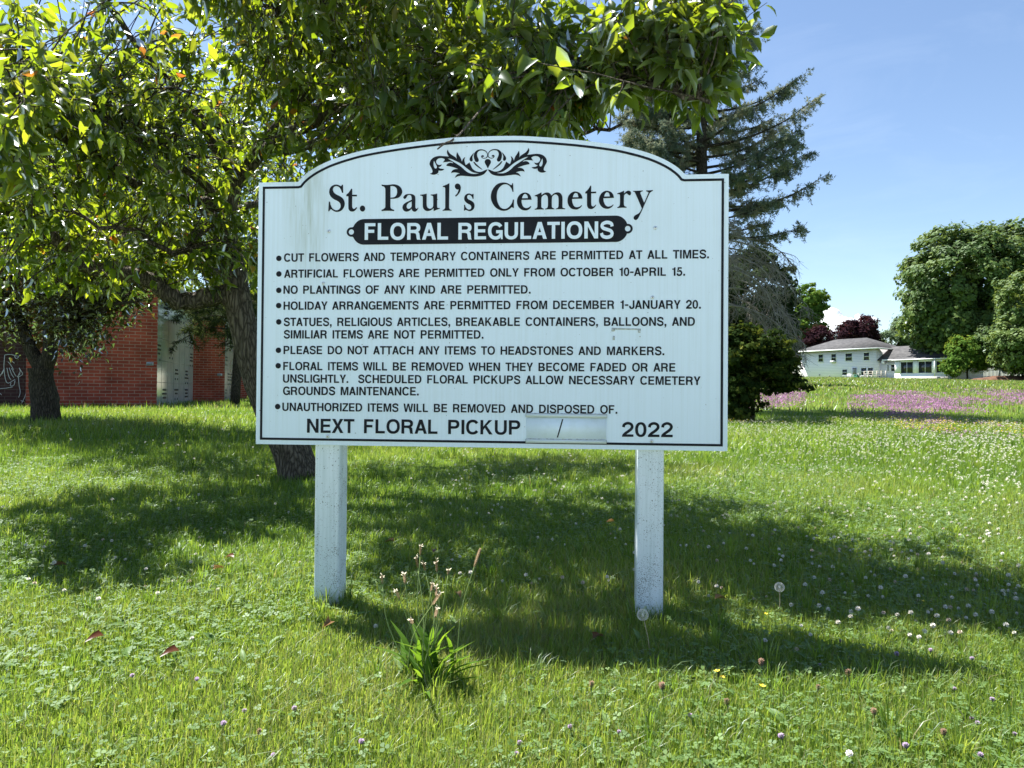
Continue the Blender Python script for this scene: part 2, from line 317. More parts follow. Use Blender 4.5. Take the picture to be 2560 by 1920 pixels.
def band(m, src, c, wd):     # 1 at c falling to 0 at distance wd
    a = N(m, 'ShaderNodeMath', operation='SUBTRACT'); L(m, src, a.inputs[0]); a.inputs[1].default_value = c
    q = N(m, 'ShaderNodeMath', operation='ABSOLUTE'); L(m, a.outputs[0], q.inputs[0])
    k = N(m, 'ShaderNodeMapRange', interpolation_type='SMOOTHSTEP'); L(m, q.outputs[0], k.inputs['Value']); k.inputs['From Min'].default_value = 0; k.inputs['From Max'].default_value = wd; k.inputs['To Min'].default_value = 1; k.inputs['To Max'].default_value = 0
    return k.outputs[0]
def mathn(m, op, a, bb):
    n = N(m, 'ShaderNodeMath', operation=op)
    for i, q in enumerate((a, bb)):
        if hasattr(q, 'is_linked') or hasattr(q, 'links'): L(m, q, n.inputs[i])
        else: n.inputs[i].default_value = q
    return n.outputs[0]
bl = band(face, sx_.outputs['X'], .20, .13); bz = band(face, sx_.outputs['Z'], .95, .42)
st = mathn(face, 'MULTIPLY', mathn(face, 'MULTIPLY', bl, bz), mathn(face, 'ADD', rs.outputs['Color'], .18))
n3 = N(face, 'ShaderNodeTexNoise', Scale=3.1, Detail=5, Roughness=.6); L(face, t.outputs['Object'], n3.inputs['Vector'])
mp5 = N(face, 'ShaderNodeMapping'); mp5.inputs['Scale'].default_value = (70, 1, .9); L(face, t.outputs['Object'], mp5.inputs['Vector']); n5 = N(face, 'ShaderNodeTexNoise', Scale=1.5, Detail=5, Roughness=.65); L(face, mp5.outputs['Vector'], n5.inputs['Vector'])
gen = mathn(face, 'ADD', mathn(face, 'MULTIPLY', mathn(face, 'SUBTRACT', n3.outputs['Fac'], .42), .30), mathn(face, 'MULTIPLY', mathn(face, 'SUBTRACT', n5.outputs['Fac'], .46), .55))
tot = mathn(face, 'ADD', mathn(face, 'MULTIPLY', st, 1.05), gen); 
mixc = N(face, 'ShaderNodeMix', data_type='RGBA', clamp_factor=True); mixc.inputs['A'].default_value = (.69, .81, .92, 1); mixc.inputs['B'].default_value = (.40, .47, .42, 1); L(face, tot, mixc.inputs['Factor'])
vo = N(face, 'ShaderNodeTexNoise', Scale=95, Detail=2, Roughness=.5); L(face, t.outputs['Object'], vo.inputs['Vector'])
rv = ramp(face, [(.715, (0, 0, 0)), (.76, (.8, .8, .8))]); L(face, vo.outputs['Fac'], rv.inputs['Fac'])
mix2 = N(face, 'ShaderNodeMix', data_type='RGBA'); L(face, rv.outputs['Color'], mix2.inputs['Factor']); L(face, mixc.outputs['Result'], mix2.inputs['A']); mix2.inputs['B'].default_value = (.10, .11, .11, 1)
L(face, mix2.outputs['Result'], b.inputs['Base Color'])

arch = [C1(p) for p in [(450,483),(462,466),(480,443),(530,398),(600,351),(700,299),(850,243),(1000,203),(1200,160),(1500,113),(1800,86),(2212,71)]] + \
       [C2(p) for p in [(230,73),(600,92),(1000,131),(1200,166),(1400,215),(1550,272),(1650,325),(1720,375),(1750,402),(1766,419)]]
A = to_sign(arch); H0 = to_sign([(647.5,456.5)])[0][1]; H1 = to_sign([(1822.6,434.4)])[0][1]; HH = (H0+H1)/2
mid = SW/2; As = lerp_path(A, 90)
M_ = np.stack([SW-As[::-1, 0], As[::-1, 1]], -1); As = (As+M_)/2; As[0, 1] = As[-1, 1] = HH
outline = np.vstack([[(0, 0), (SW, 0), (SW, HH)], As[::-1], [(0, HH)]])
def inset(P, d):
    n = len(P); out = []
    for i in range(n):
        a = unit(P[i]-P[i-1]); c = unit(P[(i+1) % n]-P[i]); na_ = np.array([-a[1], a[0]]); nc = np.array([-c[1], c[0]]); m = unit(na_+nc)
        out.append(P[i]+m*d/max(m@na_, .35))
    return np.array(out)
bm = bmesh.new()
f0 = [bm.verts.new((x, 0, z)) for x, z in outline]; f1 = [bm.verts.new((x, .012, z)) for x, z in outline]
bm.faces.new(f0); bm.faces.new(f1[::-1])
for i in range(len(f0)): j = (i+1) % len(f0); bm.faces.new((f0[j], f0[i], f1[i], f1[j]))
bmesh.ops.recalc_face_normals(bm, faces=bm.faces); me = bpy.data.meshes.new('panel'); bm.to_mesh(me); bm.free()
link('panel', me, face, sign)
link('border_line', flat_mesh([inset(outline, .0172), inset(outline, .0262)]), ink, sign)
# ornament (left half traced in pixels of a close-up, right half mirrored)
O5 = crop(1065, 360, 13.012)
orn = [
 [(2005,828,1),(1970,890),(1900,970),(1800,1025),(1650,1058),(1500,1062),(1300,1045),(1150,1035),(1050,1050),(990,1075),(935,1105,1),(980,1030),(1030,985),(1105,965,1),(1010,935),(930,925),(860,935),(820,955,1),(835,900),(880,850),(960,820),(1050,815,1),(930,770),(800,735),(665,712,1),(680,670),(730,630),(800,612),(890,632,1),(850,590),(770,578),(680,585),(550,600,1),(590,555),(615,500,1),(550,470),(480,462),(400,480),(345,530),(330,590),(360,650),(420,685),(480,680),(520,665,1),(490,715),(450,745),(400,755,1),(460,800),(530,810),(600,815,1),(560,850),(500,870),(410,865,1),(400,930),(350,975),(270,1002),(190,995),(130,962,1),(180,950),(212,915),(210,860),(175,780),(130,700),(118,640),(150,540),(230,455),(330,410),(450,392),(600,400),(745,412,1),(700,340),(683,260),(708,185,1),(740,260),(800,330),(900,395),(965,440),(1000,490,1),(990,380),(1012,262,1),(1060,350),(1130,460),(1168,580,1),(1190,520),(1225,465),(1275,425,1),(1250,510),(1260,590),(1295,690,1),(1350,650),(1415,600,1),(1450,680),(1510,800),(1590,870),(1680,905),(1780,910),(1870,880),(1930,850)],
 [(705,472,1),(850,560),(1000,650),(1150,750),(1280,870),(1400,945),(1520,975),(1640,970),(1740,955,1),(1620,945),(1500,910),(1350,810),(1230,710),(1100,620),(950,545),(820,490)],
 [(262,545,1),(300,620),(350,720),(350,780),(310,805),(270,770),(250,700),(248,620)],
 [(1650,590),(1600,560),(1565,470),(1555,380),(1580,290),(1650,215),(1740,182),(1830,178),(1920,205),(1985,265),(2011,330),(2010,400),(1980,450),(1920,476),(1860,475),(1810,445),(1795,405),(1815,375),(1855,368),(1885,390),(1880,415),(1855,422),(1838,415),(1832,430),(1850,450),(1890,460),(1940,450),(1980,415),(1993,360),(1980,300),(1930,245),(1860,215),(1790,212),(1710,240),(1665,310),(1665,380),(1690,450),(1718,520),(1700,575)],
 [(1560,285,1),(1470,390),(1425,470),(1425,530),(1460,568),(1500,565),(1520,520),(1512,430)],
 [(1535,585,1),(1580,590),(1640,655),(1740,745),(1838,828,1),(1815,832),(1700,760),(1600,680)]]
oo = [to_sign(O5(spline(l))) for l in orn]; ax = to_sign(O5([(2012, 500)]))[0][0]
oo += [np.stack([2*ax-l[::-1, 0], l[::-1, 1]], -1) for l in oo]
oo.append(to_sign(O5(spline([(2012,795,1),(1960,700),(1915,615),(1915,560),(1950,512),(2012,493),(2074,512),(2109,560),(2109,615),(2064,700)]))))
link('ornament', flat_mesh(oo), ink, sign)
# title, traced letter by letter
T1 = crop(810, 440, 11.06); T2 = crop(1000, 440, 11.06); T3 = crop(1210, 440, 11.06); T4 = crop(1400, 440, 9.217)
gl = [
 (T1,[(528,245,1),(533,468,1),(500,468,1),(478,400),(430,320),(350,280),(280,305),(247,380),(280,460),(350,515),(440,560),(520,620),(565,700),(573,790),(540,890),(460,970),(350,995),(270,970),(215,930),(190,925),(165,940),(152,975,1),(122,978,1),(138,710,1),(168,710,1),(185,800),(230,890),(300,940),(350,950),(420,925),(460,860),(455,780),(420,725),(350,680),(270,640),(190,570),(150,480),(150,410),(175,330),(240,265),(340,238),(420,258),(475,282),(498,245,1)]),
 (T1,[(752,355,1),(782,355,1),(782,520,1),(913,520,1),(913,565,1),(782,565,1),(780,800),(790,880),(830,917),(865,895),(900,862,1),(918,882,1),(880,935),(830,975),(770,985),(715,965),(685,920),(677,850),(675,565,1),(620,565,1),(620,520,1),(680,465),(725,405)]),
 (T1,[(1067+73*math.cos(a),902+83*math.sin(a)) for a in np.linspace(0,6.283,12,endpoint=False)]),
 (T1,[(1595,235,1),(1650,248),(1780,248),(1930,233),(2050,262),(2130,330),(2165,430),(2140,520),(2070,595),(1960,628),(1838,630,1),(1838,840),(1858,900),(1900,925),(1942,938,1),(1942,970,1),(1767,963),(1592,970,1),(1592,938,1),(1650,915),(1685,880),(1698,820),(1698,400),(1685,330),(1655,295),(1597,275,1)]),
 (T1,[(1838,285,1),(1890,278),(1960,298),(2010,350),(2025,430),(2010,520),(1960,580),(1900,597),(1838,600,1)]),
 (T2,[(95,600),(110,560),(160,515),(250,497),(340,505),(400,540),(425,610),(425,820),(430,880),(460,910),(485,895),(498,875,1),(512,885,1),(480,940),(440,980),(390,987),(345,960),(322,905,1),(280,950),(220,980),(160,985),(100,950),(70,880),(90,800),(160,740),(250,695),(325,658,1),(322,600),(305,545),(255,525),(205,550),(175,605),(130,640)]),
 (T2,[(325,705,1),(250,740),(200,790),(185,850),(210,900),(250,910),(300,880),(325,840,1)]),
 (T2,[(560,520,1),(640,512),(740,490,1),(738,780),(755,860),(800,900),(840,908),(885,885),(918,830),(920,600),(905,555),(850,535,1),(850,515,1),(940,508),(1030,488,1),(1028,820),(1035,870),(1060,885),(1107,887,1),(1103,905,1),(1030,930),(932,972,1),(930,890,1),(860,945),(800,968),(740,970),(680,940),(640,880),(632,800),(630,600),(615,560),(560,540,1)]),
 (T2,[(1368,200,1),(1358,820),(1365,890),(1385,925),(1432,940,1),(1430,960,1),(1300,958),(1180,965,1),(1180,945,1),(1225,920),(1248,880),(1252,800),(1252,380),(1240,325),(1220,308),(1183,305,1),(1183,282,1),(1280,245)]),
 (T2,[(1590,210),(1650,235),(1682,310),(1672,400),(1630,490),(1545,575,1),(1525,545,1),(1590,475),(1625,370,1),(1590,378),(1540,350),(1517,290),(1535,235)]),
 (T2,[(2035,498,1),(2035,632,1),(2010,632,1),(1985,570),(1940,530),(1910,523),(1870,545),(1858,595),(1890,645),(1960,680),(2030,730),(2062,810),(2045,900),(1990,955),(1920,972),(1860,955),(1825,938),(1800,945),(1795,958,1),(1770,960,1),(1772,800,1),(1798,800,1),(1820,870),(1870,920),(1915,932),(1960,910),(1972,855),(1940,800),(1880,770),(1810,715),(1775,640),(1790,560),(1840,505),(1910,485),(1960,500),(1990,512),(2012,498,1)]),
 (T3,[(805,200,1),(815,438,1),(790,438,1),(760,350),(700,270),(640,238),(580,230),(500,255),(420,330),(370,430),(353,570),(370,700),(420,820),(480,885),(560,912),(640,895),(720,830),(775,745),(800,655,1),(830,655,1),(825,888,1),(800,888,1),(770,862),(720,905),(640,950),(540,965),(430,940),(310,860),(220,720),(190,580),(215,430),(290,300),(390,215),(520,183),(640,197),(745,252),(775,235),(785,200,1)]),
 (T3,[(1318,658,1),(1040,660,1),(1042,740),(1080,840),(1140,885),(1200,885),(1250,865),(1295,832,1),(1308,845,1),(1260,910),(1190,948),(1110,952),(1020,920),(945,840),(912,730),(925,620),(980,530),(1060,475),(1150,462),(1240,495),(1295,570)]),
 (T3,[(1050,618,1),(1070,560),(1105,510),(1145,495),(1185,525),(1208,570),(1212,615,1)]),
 (T3,[(1590,455,1),(1592,530,1),(1660,480),(1740,458),(1810,475),(1868,540,1),(1930,485),(2020,455),(2100,470),(2150,530),(2170,610),(2170,830),(2182,880),(2243,900,1),(2243,920,1),(2120,918),(1985,922,1),(1985,902,1),(2030,890),(2055,850),(2062,780),(2060,620),(2040,550),(1985,512),(1920,535),(1880,600),(1876,820),(1890,875),(1946,905,1),(1946,922,1),(1820,922),(1692,928,1),(1692,905,1),(1740,890),(1762,850),(1768,780),(1766,620),(1745,550),(1695,518),(1640,540),(1592,600),(1585,800),(1592,870),(1655,908,1),(1655,928,1),(1530,928),(1402,935,1),(1402,912,1),(1455,890),(1475,850),(1478,780),(1478,630),(1465,575),(1405,558,1),(1405,540,1),(1500,500)]),
 (T4,[(518,523,1),(278,530,1),(285,610),(320,690),(370,720),(420,718),(465,700),(498,673,1),(508,685,1),(465,735),(400,770),(340,773),(260,750),(200,680),(173,590),(185,490),(235,410),(310,365),(380,362),(450,390),(500,450)]),
 (T4,[(293,493,1),(310,440),(340,400),(370,393),(405,415),(425,490,1)]),
 (T4,[(700,225,1),(718,225,1),(718,365,1),(833,362,1),(833,397,1),(718,402,1),(720,640),(735,690),(765,706),(795,690),(823,660,1),(833,672,1),(800,720),(750,757),(700,762),(655,745),(628,700),(622,640),(622,405,1),(582,405,1),(582,372,1),(630,330),(670,275)]),
 (T4,[(1243,505,1),(1000,515,1),(1008,590),(1045,670),(1100,705),(1150,700),(1195,682),(1225,655,1),(1235,665,1),(1195,715),(1130,752),(1065,757),(985,730),(925,665),(897,575),(910,480),(955,400),(1030,350),(1100,343),(1170,368),(1225,430)]),
 (T4,[(1015,475,1),(1035,420),(1065,383),(1095,377),(1130,400),(1150,472,1)]),
 (T4,[(1475,340,1),(1478,408,1),(1520,362),(1580,340),(1625,360),(1638,400),(1620,440),(1590,445),(1560,420),(1530,403),(1495,425),(1475,470),(1472,640),(1485,690),(1533,715,1),(1533,732,1),(1420,732),(1318,740,1),(1318,722,1),(1365,695),(1380,640),(1382,470),(1370,425),(1320,420,1),(1320,402,1),(1400,375)]),
 (T4,[(1685,345,1),(1795,342),(1905,335,1),(1905,352,1),(1865,368),(1850,400),(1870,450),(1938,620,1),(2030,410),(2035,375),(1985,352,1),(1985,335,1),(2060,333),(2140,325,1),(2138,345,1),(2090,375),(2050,430),(1900,770),(1820,940),(1780,1000),(1735,1015),(1700,990),(1700,945),(1735,905),(1800,870),(1850,820),(1885,745,1),(1740,410),(1715,370),(1685,358,1)])]
link('title_lettering', flat_mesh([to_sign(c(spline(p))) for c, p in gl]), ink, sign)
# banner plate
B6 = crop(860, 530, 5.821); B7 = crop(1230, 530, 5.821)
def arcp(c, r, a0, a1, n): return [(c[0]+r*math.cos(R(a)), c[1]+r*math.sin(R(a))) for a in np.linspace(a0, a1, n)]
bt = [B6((290,98)), B7((1800,60))]; bb_ = [B7((1800,442)), B6((290,472))]
zt = to_sign(np.array(bt))[:, 1].mean(); zb = to_sign(np.array(bb_))[:, 1].mean(); zm = (zt+zb)/2; hb = (zt-zb)/2
xl = to_sign([B6((290,285))])[0][0]; xr = to_sign([B7((1800,250))])[0][0]
xtl = to_sign([B6((108,287))])[0][0]; xtr = to_sign([B7((1975,248))])[0][0]; rt, rh = .0186, .0106
aL = math.degrees(math.acos(min(1, .42))) 
ban = [(xl, zt)] + [(xl-hb*.92*math.sin(R(a)), zm+hb*math.cos(R(a))) for a in np.linspace(6, 66, 10)]
ban += arcp((xtl, zm), rt, 80, 280, 18)
ban += [(xl-hb*.92*math.sin(R(a)), zm-hb*math.cos(R(a))) for a in np.linspace(66, 6, 10)] + [(xl, zb), (xr, zb)]
ban += [(xr+hb*.92*math.sin(R(a)), zm-hb*math.cos(R(a))) for a in np.linspace(6, 66, 10)]
ban += arcp((xtr, zm), rt, -100, 100, 18)
ban += [(xr+hb*.92*math.sin(R(a)), zm+hb*math.cos(R(a))) for a in np.linspace(66, 6, 10)] + [(xr, zt)]
banner = link('banner', flat_mesh([np.array(ban), np.array(arcp((xtl, zm), rh, 0, 345, 24)), np.array(arcp((xtr, zm), rh, 0, 345, 24))]), ink, sign)
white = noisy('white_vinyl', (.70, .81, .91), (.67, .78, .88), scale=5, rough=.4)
def line(txt, pl, pt, prr, offs, word=.66, off_y=None):
    a = to_sign([pl])[0]; tq = to_sign([pt])[0]; c = to_sign([prr])[0]
    return text_mesh(txt, a[0], a[1], c[0], c[1], tq[1]-a[1], offs, word)
m1 = line('FLORAL', B6((303,407)), B6((303,165)), B6((1515,403)), (.23, .185)); m2 = line('REGULATIONS', B6((1665,403)), B6((1665,160)), B7((1768,384)), (.23, .185))
me = join([m1, m2], 'banner_lettering'); me.transform(Matrix.Translation((0, -.0010, 0))); link('banner_lettering', me, white, banner)
rules = [
 ([('CUT FLOWERS AND TEMPORARY CONTAINERS ARE PERMITTED AT ALL TIMES.', C1((322,1193)), C1((322,1120)), C2((1970,1163)))], C1((276,1163))),
 ([('ARTIFICIAL FLOWERS ARE PERMITTED ONLY FROM OCTOBER 10-APRIL 15.', C1((323,1336)), C1((323,1264)), C2((1757,1318)))], C1((276,1302))),
 ([('NO PLANTINGS OF ANY KIND ARE PERMITTED.', C1((317,1479)), C1((317,1406)), C2((380,1478)))], C1((275,1448))),
 ([('HOLIDAY ARRANGEMENTS ARE PERMITTED FROM DECEMBER 1-JANUARY 20.', C1((318,1622)), C1((318,1549)), C2((1898,1612)))], C1((274,1584))),
 ([('STATUES, RELIGIOUS ARTICLES, BREAKABLE CONTAINERS, BALLOONS, AND', C3((320,411)), C3((320,337)), C4((1845,409))),
   ('SIMILIAR ITEMS ARE NOT PERMITTED.', C3((320,522)), C3((320,448)), C3((2100,524)))], C3((275,374))),
 ([('PLEASE DO NOT ATTACH ANY ITEMS TO HEADSTONES AND MARKERS.', C3((318,661)), C3((318,588)), C4((1572,671)))], C3((272,627))),
 ([('FLORAL ITEMS WILL BE REMOVED WHEN THEY BECOME FADED OR ARE', C3((315,804)), C3((315,731)), C4((1670,818))),
   ('UNSLIGHTLY.  SCHEDULED FLORAL PICKUPS ALLOW NECESSARY CEMETERY', C3((313,915)), C3((313,842)), C4((1895,937))),
   ('GROUNDS MAINTENANCE.', C3((313,1025)), C3((313,951)), C3((1523,1030)))], C3((270,765))),
 ([('UNAUTHORIZED ITEMS WILL BE REMOVED AND DISPOSED OF.', C3((307,1167)), C3((307,1094)), C4((1153,1193)))], C3((265,1129)))]
for lines, bul in rules:
    ms = [line(*l, (.225, .17)) for l in lines]; c = to_sign([bul])[0]
    ms.append(flat_mesh([np.array(arcp(c, .0110, 0, 345, 24))], .0010))
    link('rule_lettering', join(ms, 'rule_lettering'), ink, sign)
link('pickup_lettering', line('NEXT FLORAL PICKUP', C3((527,1362)), C3((527,1237)), C4((287,1380)), (.215, .175)), ink, sign)
link('year_lettering', line('2022', C4((1195,1398)), C4((1195,1268)), C4((1648,1402)), (.20, .165)), ink, sign)
R8 = crop(1300, 1020, 9.217)
me = flat_mesh([to_sign(R8([(970,255),(1000,255),(877,680),(847,680)]))]); me.transform(Matrix.Translation((0, -.0014, 0))); link('slash_lettering', me, ink, sign)
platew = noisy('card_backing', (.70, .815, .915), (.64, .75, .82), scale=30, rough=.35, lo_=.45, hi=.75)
# clear card rails, with dirt along them
plast = mat('clear_plastic', (.62, .70, .70), .25, .5)
dirt = noisy('grey_grime', (.20, .22, .20), (.52, .56, .55), scale=60, rough=.8)
def qbox(mb, pl, d0, d1):      # a box standing off the face, from four pixels
    q = to_sign(pl); v = [(x, -d0, z) for x, z in q]+[(x, -d1, z) for x, z in q]
    mb.add(v, [(0,1,2,3),(4,7,6,5),(0,4,5,1),(1,5,6,2),(2,6,7,3),(3,7,4,0)])
for a in ([R8(p) for p in [(145,128),(1995,152),(1995,236),(145,208)]], [R8(p) for p in [(140,716),(1985,742),(1985,822),(140,800)]]):
    mb = MB(); qbox(mb, np.array(a), .003, .0065); ra = mb.obj('card_rail', plast, sign)
    mb = MB(); a = np.array(a); hgt = (a[3]-a[0])
    n_ = 40
    for i in range(n_):
        f0_, f1_ = i/n_, (i+1)/n_; p0 = a[0]+(a[1]-a[0])*f0_; p1 = a[0]+(a[1]-a[0])*f1_; th_ = rng.uniform(.6, 2.2)
        qbox(mb, np.array([p0-[0, th_], p1-[0, th_], p1+[0, .5], p0+[0, .5]]), .0016, .0031+rng.uniform(0, .0006))
    qbox(mb, np.array([a[0]-[1.2, .5], a[0]+[.2, -.5], a[3]+[.2, 0], a[3]+[-1.2, 0]]), .0016, .0062)
    qbox(mb, np.array([a[1]+[-.2, -.5], a[1]+[1.2, -.5], a[2]+[1.2, 0], a[2]+[-.2, 0]]), .0016, .0062)
    mb.obj('grime', dirt, ra)
mb = MB(); qbox(mb, R8(np.array([(150,150),(1990,172),(1983,800),(143,780)])), .0006, .0022); mb.obj('card_backing', platew, sign)
# tape residue and stuck specks
glue = noisy('old_tape_glue', (.34, .38, .38), (.58, .63, .63), scale=120, rough=.9)
mb = MB()
for pl in ([(1108,425),(1362,434),(1362,446),(1112,442)], [(1103,428),(1140,432),(1128,458),(1100,458)], [(1335,440),(1362,440),(1358,472),(1338,468)], [(1115,498),(1132,498),(1130,536),(1110,536)], [(1350,500),(1360,500),(1360,510),(1350,510)]):
    qbox(mb, C4(pl), .0006, .0013)
mb.obj('tape_residue', glue, sign)
zinc = mat('zinc_screw', (.62, .65, .68), .35, .5, .6); hole = mat('screw_recess', (.04, .04, .045), .6)
for p in (C1((722,923)), C1((672,1385)), C2((1491,891)), C2((1467,1511)), C3((710,1393)), C4((1459,1436))):
    x, z = to_sign([p])[0]
    mb = MB()
    prof = [(.0066, .0006), (.0066, .0022), (.0052, .0036), (.003, .0043), (.0001, .0043)]
    V = [(x+r*math.cos(a), -d, z+r*math.sin(a)) for r, d in prof for a in np.linspace(0, 6.2832, 14, endpoint=False)]
    mb.add(V, [(i*14+j, i*14+(j+1) % 14, (i+1)*14+(j+1) % 14, (i+1)*14+j) for i in range(4) for j in range(14)])
    sc = mb.obj('screw', zinc, sign, True)
    mb = MB(); mb.add([(x+.0021*math.cos(a), -.0047, z+.0021*math.sin(a)) for a in np.linspace(0, 6.2832, 6, endpoint=False)], [range(6)]); mb.obj('recess', hole, sc)
# posts: white vinyl sleeves with black mildew specks
pv = mat('white_vinyl_post', (.72, .76, .77), .38, .45); b = pv.node_tree.nodes['Principled BSDF']
t = N(pv, 'ShaderNodeTexCoord'); sx_ = N(pv, 'ShaderNodeSeparateXYZ'); L(pv, t.outputs['Object'], sx_.inputs[0])
low = N(pv, 'ShaderNodeMapRange'); L(pv, sx_.outputs['Z'], low.inputs['Value']); low.inputs['From Min'].default_value = -.05; low.inputs['From Max'].default_value = -.65; low.inputs['To Min'].default_value = 0; low.inputs['To Max'].default_value = .075
v1 = N(pv, 'ShaderNodeTexNoise', Scale=300, Detail=2, Roughness=.55); L(pv, t.outputs['Object'], v1.inputs['Vector'])
v2 = N(pv, 'ShaderNodeTexNoise', Scale=9, Detail=5, Roughness=.65); L(pv, t.outputs['Object'], v2.inputs['Vector'])
v3 = N(pv, 'ShaderNodeTexNoise', Scale=120, Detail=1, Roughness=.5); L(pv, t.outputs['Object'], v3.inputs['Vector'])
sm = mathn(pv, 'ADD', mathn(pv, 'ADD', v1.outputs['Fac'], low.outputs[0]), mathn(pv, 'MULTIPLY', mathn(pv, 'SUBTRACT', v2.outputs['Fac'], .53), .62))
rk = ramp(pv, [(.635, (0, 0, 0)), (.70, (.85, .85, .85))]); L(pv, sm, rk.inputs['Fac'])
rk2 = ramp(pv, [(.72, (0, 0, 0)), (.745, (.9, .9, .9))]); L(pv, v3.outputs['Fac'], rk2.inputs['Fac'])
mxa = N(pv, 'ShaderNodeMath', operation='MAXIMUM'); L(pv, rk.outputs['Color'], mxa.inputs[0]); L(pv, rk2.outputs['Color'], mxa.inputs[1])
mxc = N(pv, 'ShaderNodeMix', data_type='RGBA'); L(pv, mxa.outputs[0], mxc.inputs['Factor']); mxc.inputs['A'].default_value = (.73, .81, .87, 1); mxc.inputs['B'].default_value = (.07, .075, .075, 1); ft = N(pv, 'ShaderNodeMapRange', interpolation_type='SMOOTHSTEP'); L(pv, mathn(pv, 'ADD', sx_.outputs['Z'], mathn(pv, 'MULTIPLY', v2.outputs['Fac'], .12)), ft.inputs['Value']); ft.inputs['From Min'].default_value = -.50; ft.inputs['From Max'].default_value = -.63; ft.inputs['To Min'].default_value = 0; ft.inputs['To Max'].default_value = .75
mpv = N(pv, 'ShaderNodeMapping'); mpv.inputs['Scale'].default_value = (90, 90, 3); L(pv, t.outputs['Object'], mpv.inputs['Vector']); v4 = N(pv, 'ShaderNodeTexNoise', Scale=1.0, Detail=4); L(pv, mpv.outputs['Vector'], v4.inputs['Vector']); rg = ramp(pv, [(.40, (1, 1, 1)), (.72, (.80, .83, .82))]); L(pv, v4.outputs['Fac'], rg.inputs['Fac'])
gr = N(pv, 'ShaderNodeMix', data_type='RGBA', blend_type='MULTIPLY'); gr.inputs['Factor'].default_value = 1; L(pv, mxc.outputs['Result'], gr.inputs['A']); L(pv, rg.outputs['Color'], gr.inputs['B'])
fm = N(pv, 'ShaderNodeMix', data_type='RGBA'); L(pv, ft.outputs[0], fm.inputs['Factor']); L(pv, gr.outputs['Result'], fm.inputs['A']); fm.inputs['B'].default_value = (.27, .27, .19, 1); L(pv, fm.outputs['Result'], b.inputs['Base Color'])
for x in (.2376, 1.498):
    bm = bmesh.new(); bmesh.ops.create_cube(bm, size=1)
    top = .95; bot = -.80
    for v in bm.verts: v.co = (x+.0504+v.co.x*.1008, .0125+.0504+v.co.y*.1008, (top+bot)/2+v.co.z*(top-bot))
    bmesh.ops.bevel(bm, geom=[e for e in bm.edges if abs((e.verts[0].co-e.verts[1].co).z) > .5], offset=.011, segments=4, affect='EDGES', profile=.6)
    me = bpy.data.meshes.new('post'); bm.to_mesh(me); bm.free(); link('post', me, pv, sign)
# ================================================================ trees
def barkmat(name, c1, c2, sc=1.0):
    m = mat(name, c1, .95, .1); b = m.node_tree.nodes['Principled BSDF']; t = N(m, 'ShaderNodeTexCoord'); mp = N(m, 'ShaderNodeMapping'); mp.inputs['Scale'].default_value = (1, 1, .22); L(m, t.outputs['Object'], mp.inputs['Vector'])
    wn = N(m, 'ShaderNodeTexNoise', Scale=9*sc, Detail=4); L(m, mp.outputs['Vector'], wn.inputs['Vector'])
    ad = N(m, 'ShaderNodeMix', data_type='RGBA', blend_type='ADD'); ad.inputs['Factor'].default_value = .12; L(m, mp.outputs['Vector'], ad.inputs['A']); L(m, wn.outputs['Color'], ad.inputs['B'])
    v = N(m, 'ShaderNodeTexVoronoi', Scale=34*sc, feature='DISTANCE_TO_EDGE'); L(m, ad.outputs['Result'], v.inputs['Vector'])
    n = N(m, 'ShaderNodeTexNoise', Scale=60*sc, Detail=6, Roughness=.7); L(m, mp.outputs['Vector'], n.inputs['Vector'])
    hgt = mathn(m, 'ADD', mathn(m, 'MULTIPLY', v.outputs['Distance'], 1.6), mathn(m, 'MULTIPLY', n.outputs['Fac'], .55)); r = ramp(m, [(.22, c1), (.75, c2)]); L(m, hgt, r.inputs['Fac']); L(m, r.outputs['Color'], b.inputs['Base Color'])
    bp = N(m, 'ShaderNodeBump', Strength=1, Distance=.025); L(m, hgt, bp.inputs['Height']); L(m, bp.outputs['Normal'], b.inputs['Normal']); return m
bark = barkmat('grey_bark', (.03, .026, .021), (.17, .148, .12)); bark2 = barkmat('dark_bark', (.02, .018, .015), (.095, .08, .066))
dead = noisy('dead_twig', (.16, .145, .13), (.30, .28, .26), scale=8, rough=.95, spec=.05)
LEAF_L = [0,2,1, 0,3,2, 1,2,5,4, 2,3,6,5, 4,5,7, 5,6,7]; LEAF_C = [3,3,4,4,3,3]
def leaf_verts(P, D, Nn, ln, wd, fold=.28, curl=.25):
    D = unit(D); Sd = unit(np.cross(D, Nn)); U = np.cross(Sd, D); ln = ln[:, None]; wd = wd[:, None]
    fo = fold*wd; q = lambda a, s, h, c: P + D*ln*a + Sd*wd*s + U*(fo*h - ln*curl*c)
    return np.stack([P, q(.30, -.47, .9, .05), q(.30, 0, 0, .05), q(.30, .47, .9, .05), q(.66, -.36, .75, .32), q(.66, 0, 0, .32), q(.66, .36, .75, .32), q(1.02, 0, .1, .9)], 1)
crab_leaf = leafmat('crabapple_leaf', [(0, (.022, .042, .012)), (.5, (.035, .062, .016)), (.93, (.055, .08, .02)), (.965, (.25, .17, .03)), (1, (.30, .08, .03))],
                    [(0, (.24, .36, .010)), (.5, (.38, .50, .015)), (.93, (.52, .58, .03)), (.965, (.70, .42, .03)), (1, (.65, .16, .04))], trans=.52, gloss=.032, rough=.36)
